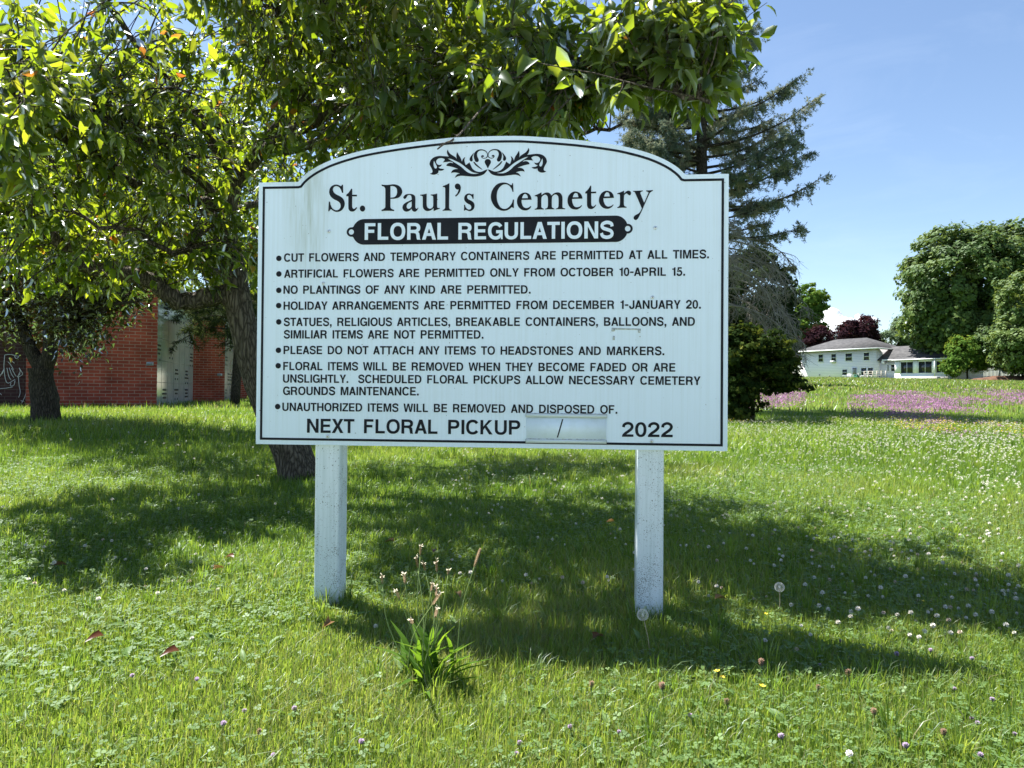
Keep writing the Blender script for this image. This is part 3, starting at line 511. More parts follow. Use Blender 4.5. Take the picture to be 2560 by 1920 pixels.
def crab_targets():
    """limb paths of the crab-apple behind the sign, in metres"""
    P = lambda *a: np.array([wp(*q) for q in a])
    base = wp(652, 1030, 6.5); base[2] = float(ground(base[0], base[1]))-.05
    trunk = np.vstack([base, P((625,965,6.5),(580,865,6.45),(545,775,6.4),(521,680,6.4),(505,600,6.4),(486,510,6.5),(487,455,6.55),(508,390,6.6),(555,335,6.5),(620,250,6.4))])
    tr = [.20, .165, .14, .128, .12, .112, .10, .095, .085, .07, .05]
    limbs = [
     (P((512,640,6.4),(462,637,6.35),(410,650,6.3),(375,644,6.2),(338,619,6.1),(288,592,6.0),(230,583,5.95),(188,575,5.9),(150,545,5.85),(124,521,5.8),(60,480,5.7),(0,446,5.6),(-120,380,5.4),(-260,300,5.2)), .088, .035),
     (P((488,450,6.5),(400,432,6.2),(322,420,6.0),(250,372,5.7),(214,341,5.5),(120,290,5.2),(20,250,4.9),(-80,240,4.8)), .05, .014),
     (P((484,505,6.5),(430,440,6.6),(397,409,6.7),(330,337,6.9),(280,250,7.1),(240,120,7.3)), .048, .014),
     (P((490,560,6.4),(430,530,6.2),(370,545,6.0),(300,500,5.8),(200,480,5.6),(90,400,5.5)), .032, .01),
     (P((555,335,6.5),(700,250,5.9),(880,205,5.2),(1080,190,4.6),(1260,165,4.1),(1420,190,3.75),(1530,215,3.55)), .055, .01),
     (P((555,335,6.5),(720,300,6.3),(900,275,5.9),(1080,285,5.4),(1230,290,5.0),(1340,270,4.8)), .045, .01),
     (P((620,250,6.4),(800,120,6.0),(1000,70,5.5),(1200,85,5.0),(1360,60,4.6),(1500,30,4.2)), .045, .01),
     (P((620,250,6.4),(610,60,6.6),(580,-200,6.8),(560,-420,7.0)), .048, .012),
     (P((510,388,6.6),(380,200,6.2),(220,0,5.8),(60,-200,5.5)), .045, .012),
     (P((488,450,6.5),(380,350,5.9),(250,270,5.4),(100,170,5.0),(-60,90,4.8)), .04, .01),
     (P((508,390,6.6),(650,230,7.6),(800,120,8.6),(950,20,9.4)), .045, .012),
     (P((486,480,6.5),(350,320,7.6),(150,180,8.6),(-20,100,9.4)), .045, .012),
     (P((560,335,6.5),(760,180,6.6),(1000,-20,6.6),(1150,-220,6.6)), .045, .012),
     (P((488,455,6.55),(560,440,7.4),(700,380,8.2),(900,330,8.8),(1100,280,9.2)), .04, .012),
     (P((505,600,6.4),(430,575,7.4),(300,520,8.4),(150,500,9.2),(0,470,9.8)), .045, .012)]
    return trunk, tr, limbs
trunk, tr, limbs = crab_targets(); sd_t = []; own = []
for c_, r_, k_ in [((-.95, 4.15, 3.55), (1.0, .7, .4), 130), ((.05, 4.35, 3.7), (.7, .6, .35), 70), ((-1.55, 4.75, 3.65), (.9, .75, .4), 110), ((-.4, 5.2, 3.9), (1.2, .6, .4), 80)]:
    c_ = np.array(c_); r_ = np.array(r_); own.append(c_+unit(rng.normal(size=(k_, 3)))*rng.random((k_, 1))**.45*r_)
    a_ = trunk[-1]; limbs.append((np.array([a_, a_*.6+c_*.4+[0, 0, .25], c_-[.1, .1, 0]]), .032, .012))
    for _ in range(5): e_ = c_+unit(rng.normal(size=3))*r_*.8; limbs.append((np.array([c_-[.1, .1, 0], (c_+e_)/2+[0, 0, .05], e_]), .010, .005))
croot = empty('crabapple_tree', trunk[0]); tag(croot, 'leaning crab apple tree with spreading leafy branches, its trunk behind the notice board', 'tree')
mb = MB(); tp = lerp_path(trunk, 34); mb.tube(tp, np.interp(np.linspace(0, 10, 34), range(11), tr), 18, wob=.07)
nodes = []
for pts, ra, rb in limbs:
    q = lerp_path(pts, len(pts)*4); q[2:] += rng.normal(0, .012, q[2:].shape); rr = np.linspace(ra, rb, len(q)); mb.tube(q, rr, 9, wob=.06)
    for i in range(len(q)//4, len(q)): nodes.append((*q[i], rr[i]))
nodes = np.array(nodes)
def crab_ok(T):
    u, v, d = pr(T); ok = np.ones(len(T), bool)
    edge = np.interp(v, [-900, -250, -40, 40, 120, 180, 250, 320], [1300, 1420, 1560, 1585, 1570, 1560, 1545, 1400])
    ok &= (u < edge)
    ok &= ~((u > 1200) & (v > 335+rng.normal(0, 15, len(T)))); ok &= ~((u > 560) & (u <= 1200) & (v > 430))
    ok &= ~((u > 1150) & (v > np.interp(u, [1150, 1230, 1290, 1400, 1480, 1560], [325, 285, 205, 165, 195, 205])+rng.normal(0, 10, len(T))))
    low = np.interp(u, [-400, 0, 120, 260, 400, 480, 560], [690, 650, 625, 610, 600, 610, 640]) + rng.normal(0, 22, len(T))
    ok &= ~((u <= 560) & (v > low)); ok &= T[:, 2] > 1.4
    gap = ((u > 1290) & (u < 1420) & (v > 235+.1*(u-1290)) & (v < 330)); ok &= ~(gap & (rng.random(len(T)) < .93))
    gap2 = (u > 1090) & (u < 1420) & (v < 28) & (v > -200); ok &= ~(gap2 & (rng.random(len(T)) < .9))
    gap3 = (u > -20) & (u < 130) & (v < 22) & (v > -120); ok &= ~(gap3 & (rng.random(len(T)) < .85))
    ok &= ~((d < 3.05) & (u > 540) & (u < 1600) & (v > 230))
    ok &= ~((u < 700) & (v > -12) & (d < 4.75 - 1.0*np.clip((330-u)/200, 0, 1)))
    return ok
for pts, ra, rb in limbs[:15]:
    q = lerp_path(pts, 60)[16:]; k = 125 if pts[-1][0] > -1.2 else 58
    c = q[rng.integers(0, len(q), k)]; sd_t.append(c + rng.normal(0, 1, (k, 3))*np.array([.36, .36, .27]) + np.array([0, 0, -.03]))
def pad(u, v, D, ru, rv, rd, k):
    c = wp(u, v, D); x = unit(rng.normal(size=(k, 3)))*rng.random((k, 1))**(1/2.2)
    s_ = D/1535; sd_t.append(c + x*np.array([ru*s_, rd, rv*s_]))
pad(1400, 140, 3.9, 170, 120, .45, 120); pad(1180, 190, 4.3, 170, 120, .5, 120); pad(1520, 130, 3.7, 70, 110, .3, 55); pad(950, 200, 4.9, 200, 150, .6, 150)
pad(700, 170, 5.6, 200, 220, .8, 130); pad(420, 180, 5.6, 240, 220, .8, 90); pad(150, 220, 5.2, 220, 190, .6, 85); pad(60, 420, 5.6, 130, 120, .6, 40)
pad(300, 330, 8.2, 320, 200, 1.0, 90); pad(800, 220, 8.4, 320, 200, 1.0, 130); pad(1120, 290, 5.0, 150, 60, .5, 70); pad(520, -200, 6.6, 600, 260, 1.6, 90); pad(260, 470, 8.8, 300, 90, 1.0, 60); pad(1050, 20, 6.4, 300, 180, 1.2, 60); pad(70, 210, 4.1, 130, 120, .3, 26); pad(40, 330, 4.3, 100, 70, .3, 14); pad(300, 585, 6.2, 170, 45, .4, 34); pad(500, 540, 6.2, 50, 90, .25, 22); pad(120, 570, 6.0, 110, 60, .4, 26)
sd_t = np.concatenate(sd_t); sd_t = sd_t[crab_ok(sd_t)]; uu, vv, dd = pr(sd_t)
thin = (vv < -40) & ((uu < 500) | (dd > 6.2)); sd_t = np.concatenate([sd_t[~(thin & (rng.random(len(sd_t)) < .78))]]+own)
LP, LD = [], []
for T in sd_t:
    d2 = ((nodes[:, :3]-T)**2).sum(1); nb = nodes[np.argmin(d2*(1+2*rng.random(len(nodes))))]; p0 = nb[:3]; dist = np.linalg.norm(T-p0)
    if dist > 2.4: continue
    midp = (p0+T)/2 + rng.normal(0, .07*dist, 3) + np.array([0, 0, .10*dist]); q = lerp_path([p0, midp, T, T+(T-midp)*.12-np.array([0, 0, .05])], 8)
    mb.tube(q, np.linspace(min(nb[3]*.45, .004+.007*dist), .0018, 8), 4, cap=False)
    tw = unit(T-midp); k = rng.integers(5, 9)
    for _ in range(k):
        f = 1-rng.random()**1.4*.62; i = min(int(f*7), 6); LP.append(q[i]+(q[i+1]-q[i])*(f*7-i)+rng.normal(0, .012, 3)); LD.append(tw)
    for _ in range(2):      # side spur
        f = rng.uniform(.4, .95); i = int(f*7); s0 = q[i]; sdv = unit(rng.normal(size=3)+tw*.5+np.array([0, 0, .1])); s1 = s0+sdv*rng.uniform(.08, .24)
        mb.tube(np.array([s0, (s0+s1)/2+rng.normal(0, .01, 3), s1]), np.array([.003, .0025, .0015]), 4, cap=False)
        for _ in range(rng.integers(3, 6)): LP.append(s0+(s1-s0)*rng.uniform(.35, 1.05)+rng.normal(0, .008, 3)); LD.append(sdv)
# dry twigs that stick out bare
for a in ([(975,318,3.0),(985,300,3.04),(1000,285,3.1)], [(850,120,4.4),(900,75,4.35),(930,55,4.3)], [(560,330,5),(630,260,4.9),(660,230,4.9)]):
    pass
tw = [wp(945, 322, 2.70), wp(962, 309, 2.72), wp(975, 304, 2.75), wp(993, 290, 2.80), wp(1010, 270, 2.95), wp(1040, 235, 3.4), wp(1075, 205, 4.4)]
mb.tube(tw, np.linspace(.0028, .006, 7), 5)
mb.tube([wp(962, 309, 2.72), wp(955, 309, 2.71), wp(948, 316, 2.70)], [.002, .0016, .001], 4); mb.tube([wp(975, 304, 2.75), wp(979, 308, 2.74), wp(980, 312, 2.74)], [.002, .0016, .001], 4); mb.tube([wp(993, 290, 2.8), wp(984, 292, 2.78), wp(978, 288, 2.77)], [.002, .0016, .001], 4)
for _ in range(90):
    i_ = rng.integers(0, len(sd_t)); a_ = sd_t[i_]; d_ = unit(rng.normal(size=3)*np.array([1, 1, .6])); q = np.array([a_, a_+d_*.12+rng.normal(0, .015, 3), a_+d_*.28+[0, 0, .03]]); mb.tube(lerp_path(q, 5), np.linspace(.0035, .0012, 5), 4, cap=False)
    for g in (1, 2): e_ = q[g]+unit(d_+rng.normal(0, .7, 3))*.07; mb.tube(np.array([q[g], e_]), [.0018, .0009], 3, cap=False)
child(mb, 'trunk', bark, croot, True)
LP = np.array(LP); LD = np.array(LD)
print('crab leaves', len(LP))
n = len(LP); D = unit(LD*.55 + unit(rng.normal(size=(n, 3)))*.95 + np.array([0, 0, -.6])); Nn = unit(rng.normal(size=(n, 3))*.75 + np.array([0, 0, 1.0]))
ln = (rng.normal(.087, .022, n)*np.where(LP[:, 1] < 4.6, 1.12, 1)).clip(.05, .15); mb = MB(); tint = rng.random(n)*.94; z = rng.random(n); tint[z < .012] = rng.uniform(.955, 1, (z < .012).sum())
V = leaf_verts(LP, D, Nn, ln, ln*rng.uniform(.42, .56, n), .28, rng.uniform(.05, .5, n)[:, None]); 
bad = crab_ok(V[:, 7]) & crab_ok(V[:, 0]); mb.many(V, LEAF_L, LEAF_C, tint)
child(mb, 'crown', crab_leaf, croot, True)

def simple_tree(name, label, root_px, trunk_pts, trunk_r, limbs_, targets, leafm, lsize, per, barkm, spread=.16, droop=-.3, twig=.012, tintfun=None, group=None):
    b0 = trunk_pts[0]; root = empty(name, b0); tag(root, label, 'tree', group); mb = MB()
    q = lerp_path(trunk_pts, len(trunk_pts)*5); mb.tube(q, np.interp(np.linspace(0, len(trunk_pts)-1, len(q)), range(len(trunk_pts)), trunk_r), 14, wob=.07); nd = list(q[len(q)//2:])
    for pts, ra, rb in limbs_:
        q = lerp_path(pts, len(pts)*4); mb.tube(q, np.linspace(ra, rb, len(q)), 8, wob=.05); nd += list(q[len(q)//4:])
    nd = np.array(nd); P, Dd = [], []
    for T in targets:
        d2 = ((nd-T)**2).sum(1); p0 = nd[np.argmin(d2*(1+rng.random(len(nd))))]; ds = np.linalg.norm(T-p0); m_ = (p0+T)/2+rng.normal(0, .08*ds, 3); q = lerp_path([p0, m_, T], 6)
        mb.tube(q, np.linspace(twig, twig*.2, 6), 4, cap=False); tw = unit(T-m_)
        for _ in range(per): P.append(T-(T-m_)*rng.random()*.8+rng.normal(0, spread, 3)); Dd.append(tw)
    child(mb, 'trunk', barkm, root, True)
    P = np.array(P); Dd = np.array(Dd); n = len(P); mb = MB()
    D = unit(Dd*.4+unit(rng.normal(size=(n, 3)))+np.array([0, 0, droop])); Nn = unit(rng.normal(size=(n, 3))*.8+np.array([0, 0, 1])); l_ = rng.normal(lsize, lsize*.2, n).clip(lsize*.5)
    mb.many(leaf_verts(P, D, Nn, l_, l_*.55), LEAF_L, LEAF_C, tintfun(P) if tintfun else rng.random(n)); child(mb, 'crown', leafm, root, True)
    return root
plum_leaf = leafmat('plum_leaf', [(0, (.018, .014, .012)), (.55, (.03, .026, .014)), (1, (.03, .045, .016))], [(0, (.10, .04, .02)), (.6, (.20, .13, .02)), (1, (.18, .22, .03))], trans=.4, gloss=.05)
def pads3(lst):
    out = []
    for c, rr, k in lst: x = unit(rng.normal(size=(k, 3)))*rng.random((k, 1))**(1/2.4); out.append(np.asarray(c)+x*np.asarray(rr))
    return np.concatenate(out)
P = lambda *a: np.array([wp(*q) for q in a])
b0 = wp(99, 905, 12); b0[2] = float(ground(b0[0], b0[1]))-.08
simple_tree('plum_tree', 'small dark purple leaved tree with a forked trunk, standing before the red brick wall', None,
  np.vstack([b0, P((97,870,12),(90,820,12),(88,795,12))]), [.24, .205, .185, .19],
  [(P((92,800,12),(70,760,12),(52,715,12),(35,660,12.2),(20,600,12.4)), .13, .05), (P((90,800,12),(108,765,12),(108,720,12),(115,690,11.9),(160,650,11.8),(220,610,11.6)), .14, .05),
   (P((108,720,12),(100,660,12.2),(90,560,12.4),(80,450,12.6)), .1, .04), (P((115,690,11.9),(180,690,11.4),(240,660,11.0),(300,650,10.6)), .05, .02)],
  pads3([(wp(60,610,12), (1.3,1.2,.75), 130), (wp(190,620,11.5), (1.0,1.0,.55), 110), (wp(170,715,11.3), (.5,.5,.45), 45), (wp(30,690,12.3), (.7,.8,.45), 40), (wp(150,480,12.2), (2.0,1.6,1.2), 200), (wp(290,600,11.5), (.8,.8,.4), 45), (wp(-60,560,12.4), (1.2,1.2,1.0), 100)]),
  plum_leaf, .09, 24, bark2, tintfun=lambda p: np.clip(.25+.5*rng.random(len(p))+.25*(p[:, 0] > -6.6), 0, 1))
c2 = np.array([-3.05, 10.6, 0]); c2[2] = float(ground(c2[0], c2[1]))-.08; q_ = lambda *a: np.array([c2+np.array(k) for k in a])
simple_tree('crabapple_tree', 'sunlit crab apple standing further back, seen through the gaps of the nearer one', None, q_((0,0,0),(.02,0,1),(.05,.1,2),(0,.2,2.9)), [.14, .12, .11, .09],
  [(q_((.05,.1,1.9),(-.8,-.1,2.5),(-1.8,0,2.9),(-3.2,.1,3.2)), .07, .02), (q_((0,.2,2.6),(-.6,.3,3.6),(-1.2,.2,4.6)), .06, .015), (q_((0,.2,2.7),(.8,.2,3.5),(1.6,.1,4.2)), .06, .015), (q_((0,.2,2.6),(-1.2,.8,3.3),(-2.4,1.0,3.9)), .05, .015), (q_((.0,.2,2.3),(.9,-.2,2.7),(1.9,0,2.8)), .05, .015)],
  pads3([((-6.4,10.6,3.4), (1.6,1.2,.8), 150), ((-4.4,10.7,3.6), (1.5,1.2,1.0), 170), ((-2.6,10.6,3.6), (1.3,1.1,.9), 110), ((-5.2,10.9,4.7), (1.9,1.2,.8), 120), ((-7.6,10.8,3.2), (1.0,1,.7), 70), ((-6.6,11.6,4.8), (1.9,1.2,.8), 110), ((-8.6,11.4,4.2), (1.2,1.0,.8), 50), ((-5.4,9.7,4.9), (1.9,1.1,.5), 130), ((-7.4,10.2,4.6), (1.4,1.2,.5), 70), ((-3.4,10.7,2.75), (1.1,.8,.3), 60)]), crab_leaf, .085, 15, bark2, tintfun=lambda p: rng.random(len(p))*.94)
# the needle tree whose feathery sprays hang before the marble panels
pine_n = leafmat('needle_green', [(0, (.018, .03, .016)), (1, (.045, .06, .03))], [(0, (.05, .08, .02)), (1, (.12, .14, .04))], trans=.3, gloss=0)
def needles(mb, q, ln, k, wd, droop=-.2, fan=.9, tint0=.5, mi=0):
    """needle sprays along a twig"""
    q = np.asarray(q); i = rng.random(k)*(len(q)-1.001); a = i.astype(int); f = (i-a)[:, None]; P = q[a]*(1-f)+q[a+1]*f; T = unit(q[a+1]-q[a])
    D = unit(T*.7+unit(rng.normal(size=(k, 3)))*fan+np.array([0, 0, droop])); Sd = unit(np.cross(D, rng.normal(size=(k, 3)))); l_ = ln*rng.uniform(.6, 1.2, k)[:, None]
    V = np.stack([P-Sd*wd*.3, P+D*l_*.5+Sd*wd*.5, P+D*l_, P+D*l_*.45-Sd*wd*.5], 1); mb.many(V, [0,1,2,3], [4], np.clip(tint0+rng.normal(0, .18, k), 0, 1), mi)
rootp = empty('pine_tree', (-11.6, 25.5, .3)); tag(rootp, 'dark pine with thin feathery lower boughs hanging in front of the marble niche panels', 'tree')
mb = MB(); nb = MB(); base = np.array([-9.2, 23.6, .25]); mb.tube(lerp_path([base, base+[.1, 0, 3], base+[0, .1, 7], base+[0, 0, 10]], 12), np.linspace(.16, .04, 12), 9)
for k in range(46):
    z = rng.uniform(2.9, 9.6); a = rng.uniform(0, 6.283); Lb = (2.7-.2*(z-2.9))*rng.uniform(.6, 1.1)
    if k < 20: z = rng.uniform(2.3, 3.8); a = rng.uniform(2.5, 5.6); Lb = rng.uniform(1.6, 2.6)
    p0 = base+[0, 0, z]; dr = np.array([math.cos(a), math.sin(a), 0]); q = lerp_path([p0, p0+dr*Lb*.5+[0, 0, .1], p0+dr*Lb+[0, 0, -.25-.2*rng.random()]], 9); mb.tube(q, np.linspace(.03, .008, 9), 5, cap=False)
    for j in range(14):
        i = rng.integers(2, 9); s0 = q[i]; sdv = unit(dr*.5+rng.normal(size=3)*np.array([1, 1, .35])); s1 = s0+sdv*rng.uniform(.25, .7)+np.array([0, 0, -.08]); mb.tube(np.array([s0, s1]), [.008, .004], 4, cap=False)
        needles(nb, [s0, s1], .18, 60, .019)
child(mb, 'trunk', bark2, rootp); child(nb, 'crown', pine_n, rootp)

# ---- old spruce right of the sign
spruce_n = leafmat('spruce_needles', [(0, (.075, .115, .095)), (.6, (.145, .195, .16)), (.85, (.22, .25, .17)), (1, (.25, .22, .18))], [(0, (.10, .14, .10)), (1, (.3, .3, .18))], trans=.38, gloss=0)
sb = wp(1512, 800, 20); sb[2] = float(ground(sb[0], sb[1]))-.1
sroot = empty('spruce_tree', sb); tag(sroot, 'tall thin spruce with ragged blue green boughs and bare dead lower branches', 'tree')
mb = MB(); nb = MB(); db = MB()
tx = lerp_path([sb, sb+[.05, 0, 5], sb+[.0, .05, 10], sb+[.1, 0, 14.6]], 20); mb.tube(tx, np.linspace(.26, .03, 20), 12, wob=.05)
def bough(z, az, Lb, rise, droop, dens=1.0, tint0=.5):
    p0 = np.array([np.interp(z, tx[:, 2]-sb[2], tx[:, 0]), np.interp(z, tx[:, 2]-sb[2], tx[:, 1]), sb[2]+z]); dr = np.array([math.cos(az), math.sin(az), 0])
    q = lerp_path([p0, p0+dr*Lb*.35+[0, 0, Lb*(rise*.25-droop*.5)], p0+dr*Lb*.7+[0, 0, Lb*(rise*.6-droop*.7)], p0+dr*Lb+[0, 0, Lb*(rise-droop*.4)]], 14)
    mb.tube(q, np.linspace(.018+.011*Lb, .006, 14), 5, cap=False); sdv0 = np.cross(dr, [0, 0, 1.])
    for j in range(int(Lb*10*dens)):
        f = 1-(1-rng.random()**.8)*.90; i = min(int(f*13), 12); s0 = q[i]+(q[i+1]-q[i])*(f*13-i); sg = rng.choice([-1, 1])
        ll = (.25+.75*(1-f))*min(Lb*.35, .85)*rng.uniform(.5, 1.2); s1 = s0+unit(dr*.9+sdv0*sg*rng.uniform(.1, 1.1)+[0, 0, rng.uniform(-.40, .50)])*ll; sm_ = (s0+s1)/2+[0, 0, -.04]
        mb.tube(np.array([s0, sm_, s1]), [.008, .006, .004], 3, cap=False); t0 = tint0+rng.normal(0, .16) if rng.random() < .25+.9*f else .97
        for _ in range(rng.integers(3, 6)):
            g = rng.uniform(.2, 1); a_ = s0+(s1-s0)*g; b_ = a_+unit((s1-s0)*.8+rng.normal(0, .3, 3)+[0, 0, -.22])*rng.uniform(.12, .3)
            needles(nb, [a_, b_], .095, 30, .020, droop=.02, fan=1.0, tint0=t0)
            if rng.random() < .15: needles(nb, [a_, a_+[rng.normal(0, .05), rng.normal(0, .05), -.35*rng.random()]], .06, 14, .010, tint0=.98)
for z, az, Lb, ri, dp in [(zz_-.1, a_, l_*rng.uniform(.88, 1.05), r_+.10+rng.normal(0, .05), d_) for zz_, a_, l_, r_, d_ in [(5.0, -.1, 2.7, .02, .06), (5.3, .35, 2.4, .05, .1), (5.5, -.5, 2.2, .1, .1), (5.75, -.15, 3.4, .12, .12), (6.0, .25, 2.6, .1, .1), (6.2, -.3, 2.9, .22, .1), (6.5, .05, 2.7, .3, .1), (7.0, -.2, 2.9, .30, .1), (7.3, .3, 2.8, .32, .08),
                          (7.6, -.05, 3.2, .34, .1), (8.0, .2, 2.6, .3, .1), (8.3, -.25, 2.9, .32, .1), (8.6, .1, 2.5, .3, .1), (9.1, -.1, 1.6, .2, .1), (9.5, .3, 1.7, .2, .1), (9.9, -.3, 1.4, .2, .1), (10.3, 0, 1.5, .25, .1), (10.8, .3, 1.2, .2, .1), (11.2, -.2, 1.2, .25, .1), (11.8, .1, 1.0, .2, .1)]]:
    bough(z, az, Lb, ri, dp)
for k in range(64):
    z = 4.8+9.2*rng.random()**1.35; az = rng.uniform(.7, 5.6); Lb = np.interp(z, [4.8, 8, 11, 14], [2.9, 2.6, 1.4, .4])*rng.uniform(.6, 1.1); bough(z, az, Lb, .15, .12)
for k in range(30): bough(rng.uniform(5.6, 10.5), rng.uniform(2.3, 4.0), rng.uniform(1.5, 2.6), .12, .14)
for k in range(8): bough(rng.uniform(10.5, 13.5), rng.uniform(-.6, .6), rng.uniform(.9, 1.5), .25, .1)
# bare drooping dead branches
def dead_branch(p0, az, Lb, fall):
    dr = np.array([math.cos(az), math.sin(az), 0]); q = lerp_path([p0, p0+dr*Lb*.4+[0, 0, .05], p0+dr*Lb*.8+[0, 0, -fall*.35], p0+dr*Lb+[0, 0, -fall]], 12); db.tube(q, np.linspace(.03, .008, 12), 5, cap=False)
    for j in range(int(Lb*11)):
        i = rng.integers(3, 12); s0 = q[i]; h = rng.uniform(.25, .9)*fall*.55
        s1 = s0+np.array([rng.normal(.06, .16), rng.normal(0, .16), -h]); sm_ = (s0+s1)/2+[rng.normal(.1, .07), rng.normal(0, .07), h*.12]; w_ = lerp_path([s0, sm_, s1], 7); db.tube(w_, np.linspace(.010, .004, 7), 4, cap=False)
        for _ in range(7):
            g = rng.integers(1, 7); a_ = w_[g]; db.tube(np.array([a_, a_+np.array([rng.normal(0, .12), rng.normal(0, .12), -rng.uniform(.03, .22)])]), [.005, .0025], 3, cap=False)
for z, az, Lb, fl in [(4.9, -.15, 2.5, .9), (4.6, .1, 2.3, 1.0), (4.3, -.4, 2.6, 1.4), (4.0, -.2, 2.3, 1.5), (4.4, .35, 2.2, 1.0), (3.7, -.05, 2.5, 1.5), (3.4, -.35, 2.6, 1.6), (3.3, .2, 2.2, 1.3), (3.0, -.25, 2.0, 1.4), (4.7, -.6, 2.2, 1.2), (3.9, -.75, 2.2, 1.5), (2.9, -.5, 2.5, 1.3)]:
    dead_branch(np.array([np.interp(z, tx[:, 2]-sb[2], tx[:, 0]), sb[1], sb[2]+z]), az, Lb, fl)
for k in range(7): dead_branch(np.array([sb[0], sb[1], sb[2]+rng.uniform(2.5, 5.5)]), rng.uniform(.6, 5.6), rng.uniform(1.2, 2.2), rng.uniform(.5, 1.3))
child(mb, 'trunk', bark2, sroot, True); child(db, 'dead_branch', dead, sroot, True); child(nb, 'crown', spruce_n, sroot)

# ---- leafy trees built of clumps
def clump_tree(name, label, base, th, tr_, pads, leafm, lsize, barkm, nclump, per, crad, cat='tree', group=None, tint0=(.2, .8), limbs_n=7, shell=.72, flat=.55, rough=.06):
    base = np.asarray(base, float); root = empty(name, base); tag(root, label, cat, group); mb = MB(); cz = np.mean([p[0][2] for p in pads]); cx = np.mean([p[0][0] for p in pads]); cy = np.mean([p[0][1] for p in pads])
    topc = np.array([cx, cy, max(cz, base[2]+th)]); mb.tube(lerp_path([base-[0, 0, .1], (base*.6+topc*.4), topc], 10), np.linspace(tr_, tr_*.35, 10), 10, wob=.06)
    for k in range(limbs_n):
        c, rr = pads[k % len(pads)][:2]; e = np.asarray(c)+unit(rng.normal(size=3))*np.asarray(rr)*.8; s0 = base+(topc-base)*rng.uniform(.3, .9); mb.tube(lerp_path([s0, (s0+e)/2+[0, 0, .2], e], 6), np.linspace(tr_*.35, tr_*.06, 6), 6, cap=False)
    child(mb, 'trunk', barkm, root, True); vol = np.array([np.prod(p[1]) ** .67 for p in pads]); vol /= vol.sum(); mb = MB()
    for (c, rr), vv in zip([p[:2] for p in pads], vol):
        c = np.asarray(c); rr = np.asarray(rr); kk = max(3, int(nclump*vv)); dirs = unit(rng.normal(size=(kk, 3))); rad_ = rng.uniform(shell, 1.0, (kk, 1))*(1+rng.normal(0, rough, (kk, 1))); C = c+dirs*rr*rad_
        C = C[C[:, 2] > base[2]+.05]; kk = len(C); dirs = unit((C-c)/rr**2)
        ct = rng.uniform(*tint0, kk); cr_ = crad*rng.uniform(.6, 1.35, kk)
        idx = np.repeat(np.arange(kk), per); nn_ = len(idx); off = rng.normal(size=(nn_, 3))*np.array([1, 1, flat]); off = unit(off)*(rng.random((nn_, 1))**.5)
        Pp = C[idx]+off*cr_[idx][:, None]; Nn = unit(dirs[idx]*.5+off*.7+np.array([0, 0, .55])+rng.normal(0, .45, (nn_, 3))); D = unit(np.cross(Nn, rng.normal(size=(nn_, 3)))); l_ = lsize*rng.uniform(.6, 1.3, nn_); Sd = np.cross(D, Nn)
        a_ = l_[:, None]; V = np.stack([Pp-D*a_*.5, Pp+Sd*a_*.32-D*a_*.05, Pp+D*a_*.5, Pp-Sd*a_*.32-D*a_*.05], 1); mb.many(V, [0,1,2,3], [4], np.clip(ct[idx]+rng.normal(0, .13, nn_), 0, 1))
    child(mb, 'crown', leafm, root); return root
def gz_(p): p = np.asarray(p, float).copy(); p[2] = float(ground(p[0], p[1])); return p
maple_l = leafmat('maple_foliage', [(0, (.045, .08, .026)), (.6, (.08, .135, .038)), (1, (.13, .185, .05))], [(0, (.11, .17, .03)), (1, (.25, .32, .06))], trans=.3, gloss=.012, rough=.5)
dark_l = leafmat('dark_foliage', [(0, (.022, .036, .02)), (.6, (.04, .062, .03)), (1, (.07, .095, .04))], [(0, (.03, .05, .015)), (1, (.1, .13, .03))], trans=.22, gloss=0)
lime_l = leafmat('bright_foliage', [(0, (.05, .10, .022)), (.6, (.085, .16, .03)), (1, (.14, .21, .045))], [(0, (.12, .2, .02)), (1, (.3, .36, .05))], trans=.3, gloss=0)
purp_l = leafmat('purple_foliage', [(0, (.018, .010, .014)), (.6, (.035, .018, .024)), (1, (.065, .035, .035))], [(0, (.08, .02, .03)), (1, (.16, .06, .05))], trans=.22, gloss=0)
pale_l = leafmat('pale_foliage', [(0, (.07, .11, .06)), (1, (.15, .2, .11))], [(0, (.1, .15, .06)), (1, (.2, .25, .1))], trans=.25, gloss=0)
gold_l = leafmat('golden_foliage', [(0, (.016, .03, .010)), (.5, (.03, .05, .014)), (.75, (.10, .12, .025)), (1, (.24, .22, .05))], [(0, (.04, .07, .01)), (.7, (.2, .24, .03)), (1, (.4, .35, .06))], trans=.3, gloss=0)
def E3(u, v, D, ru, rv, rd): s_ = D/1535; return (wp(u, v, D), (ru*s_, rd, rv*s_))
clump_tree('maple_tree', 'huge round dark green maple right of the white house', gz_(wp(2095, 800, 112)), 9, .6,
   [E3(2075, 610, 112, 118, 125, 9), E3(2180, 590, 114, 105, 105, 8), E3(2030, 690, 112, 72, 75, 6), E3(2110, 720, 110, 95, 60, 6), E3(2240, 680, 112, 90, 90, 7)], maple_l, .70, bark2, 980, 105, 1.42, limbs_n=12, tint0=(.05, .95), rough=.045)
clump_tree('leafy_tree', 'mid green tree at the right edge, in front of the big maple', gz_(wp(2215, 800, 96)), 4, .3,
   [E3(2222, 660, 96, 58, 85, 4), E3(2200, 745, 95, 50, 55, 3.5), E3(2240, 760, 96, 60, 60, 4)], maple_l, .5, bark2, 260, 90, .9, tint0=(.55, 1.))
clump_tree('bright_bush', 'bright green small tree in front of the white fence', gz_(wp(2090, 808, 103)), 2, .15, [E3(2088, 762, 103, 42, 36, 2.6), E3(2065, 785, 103, 24, 26, 2), E3(2110, 775, 103, 24, 30, 2)], lime_l, .42, bark2, 130, 75, .7, tint0=(.3, .9))
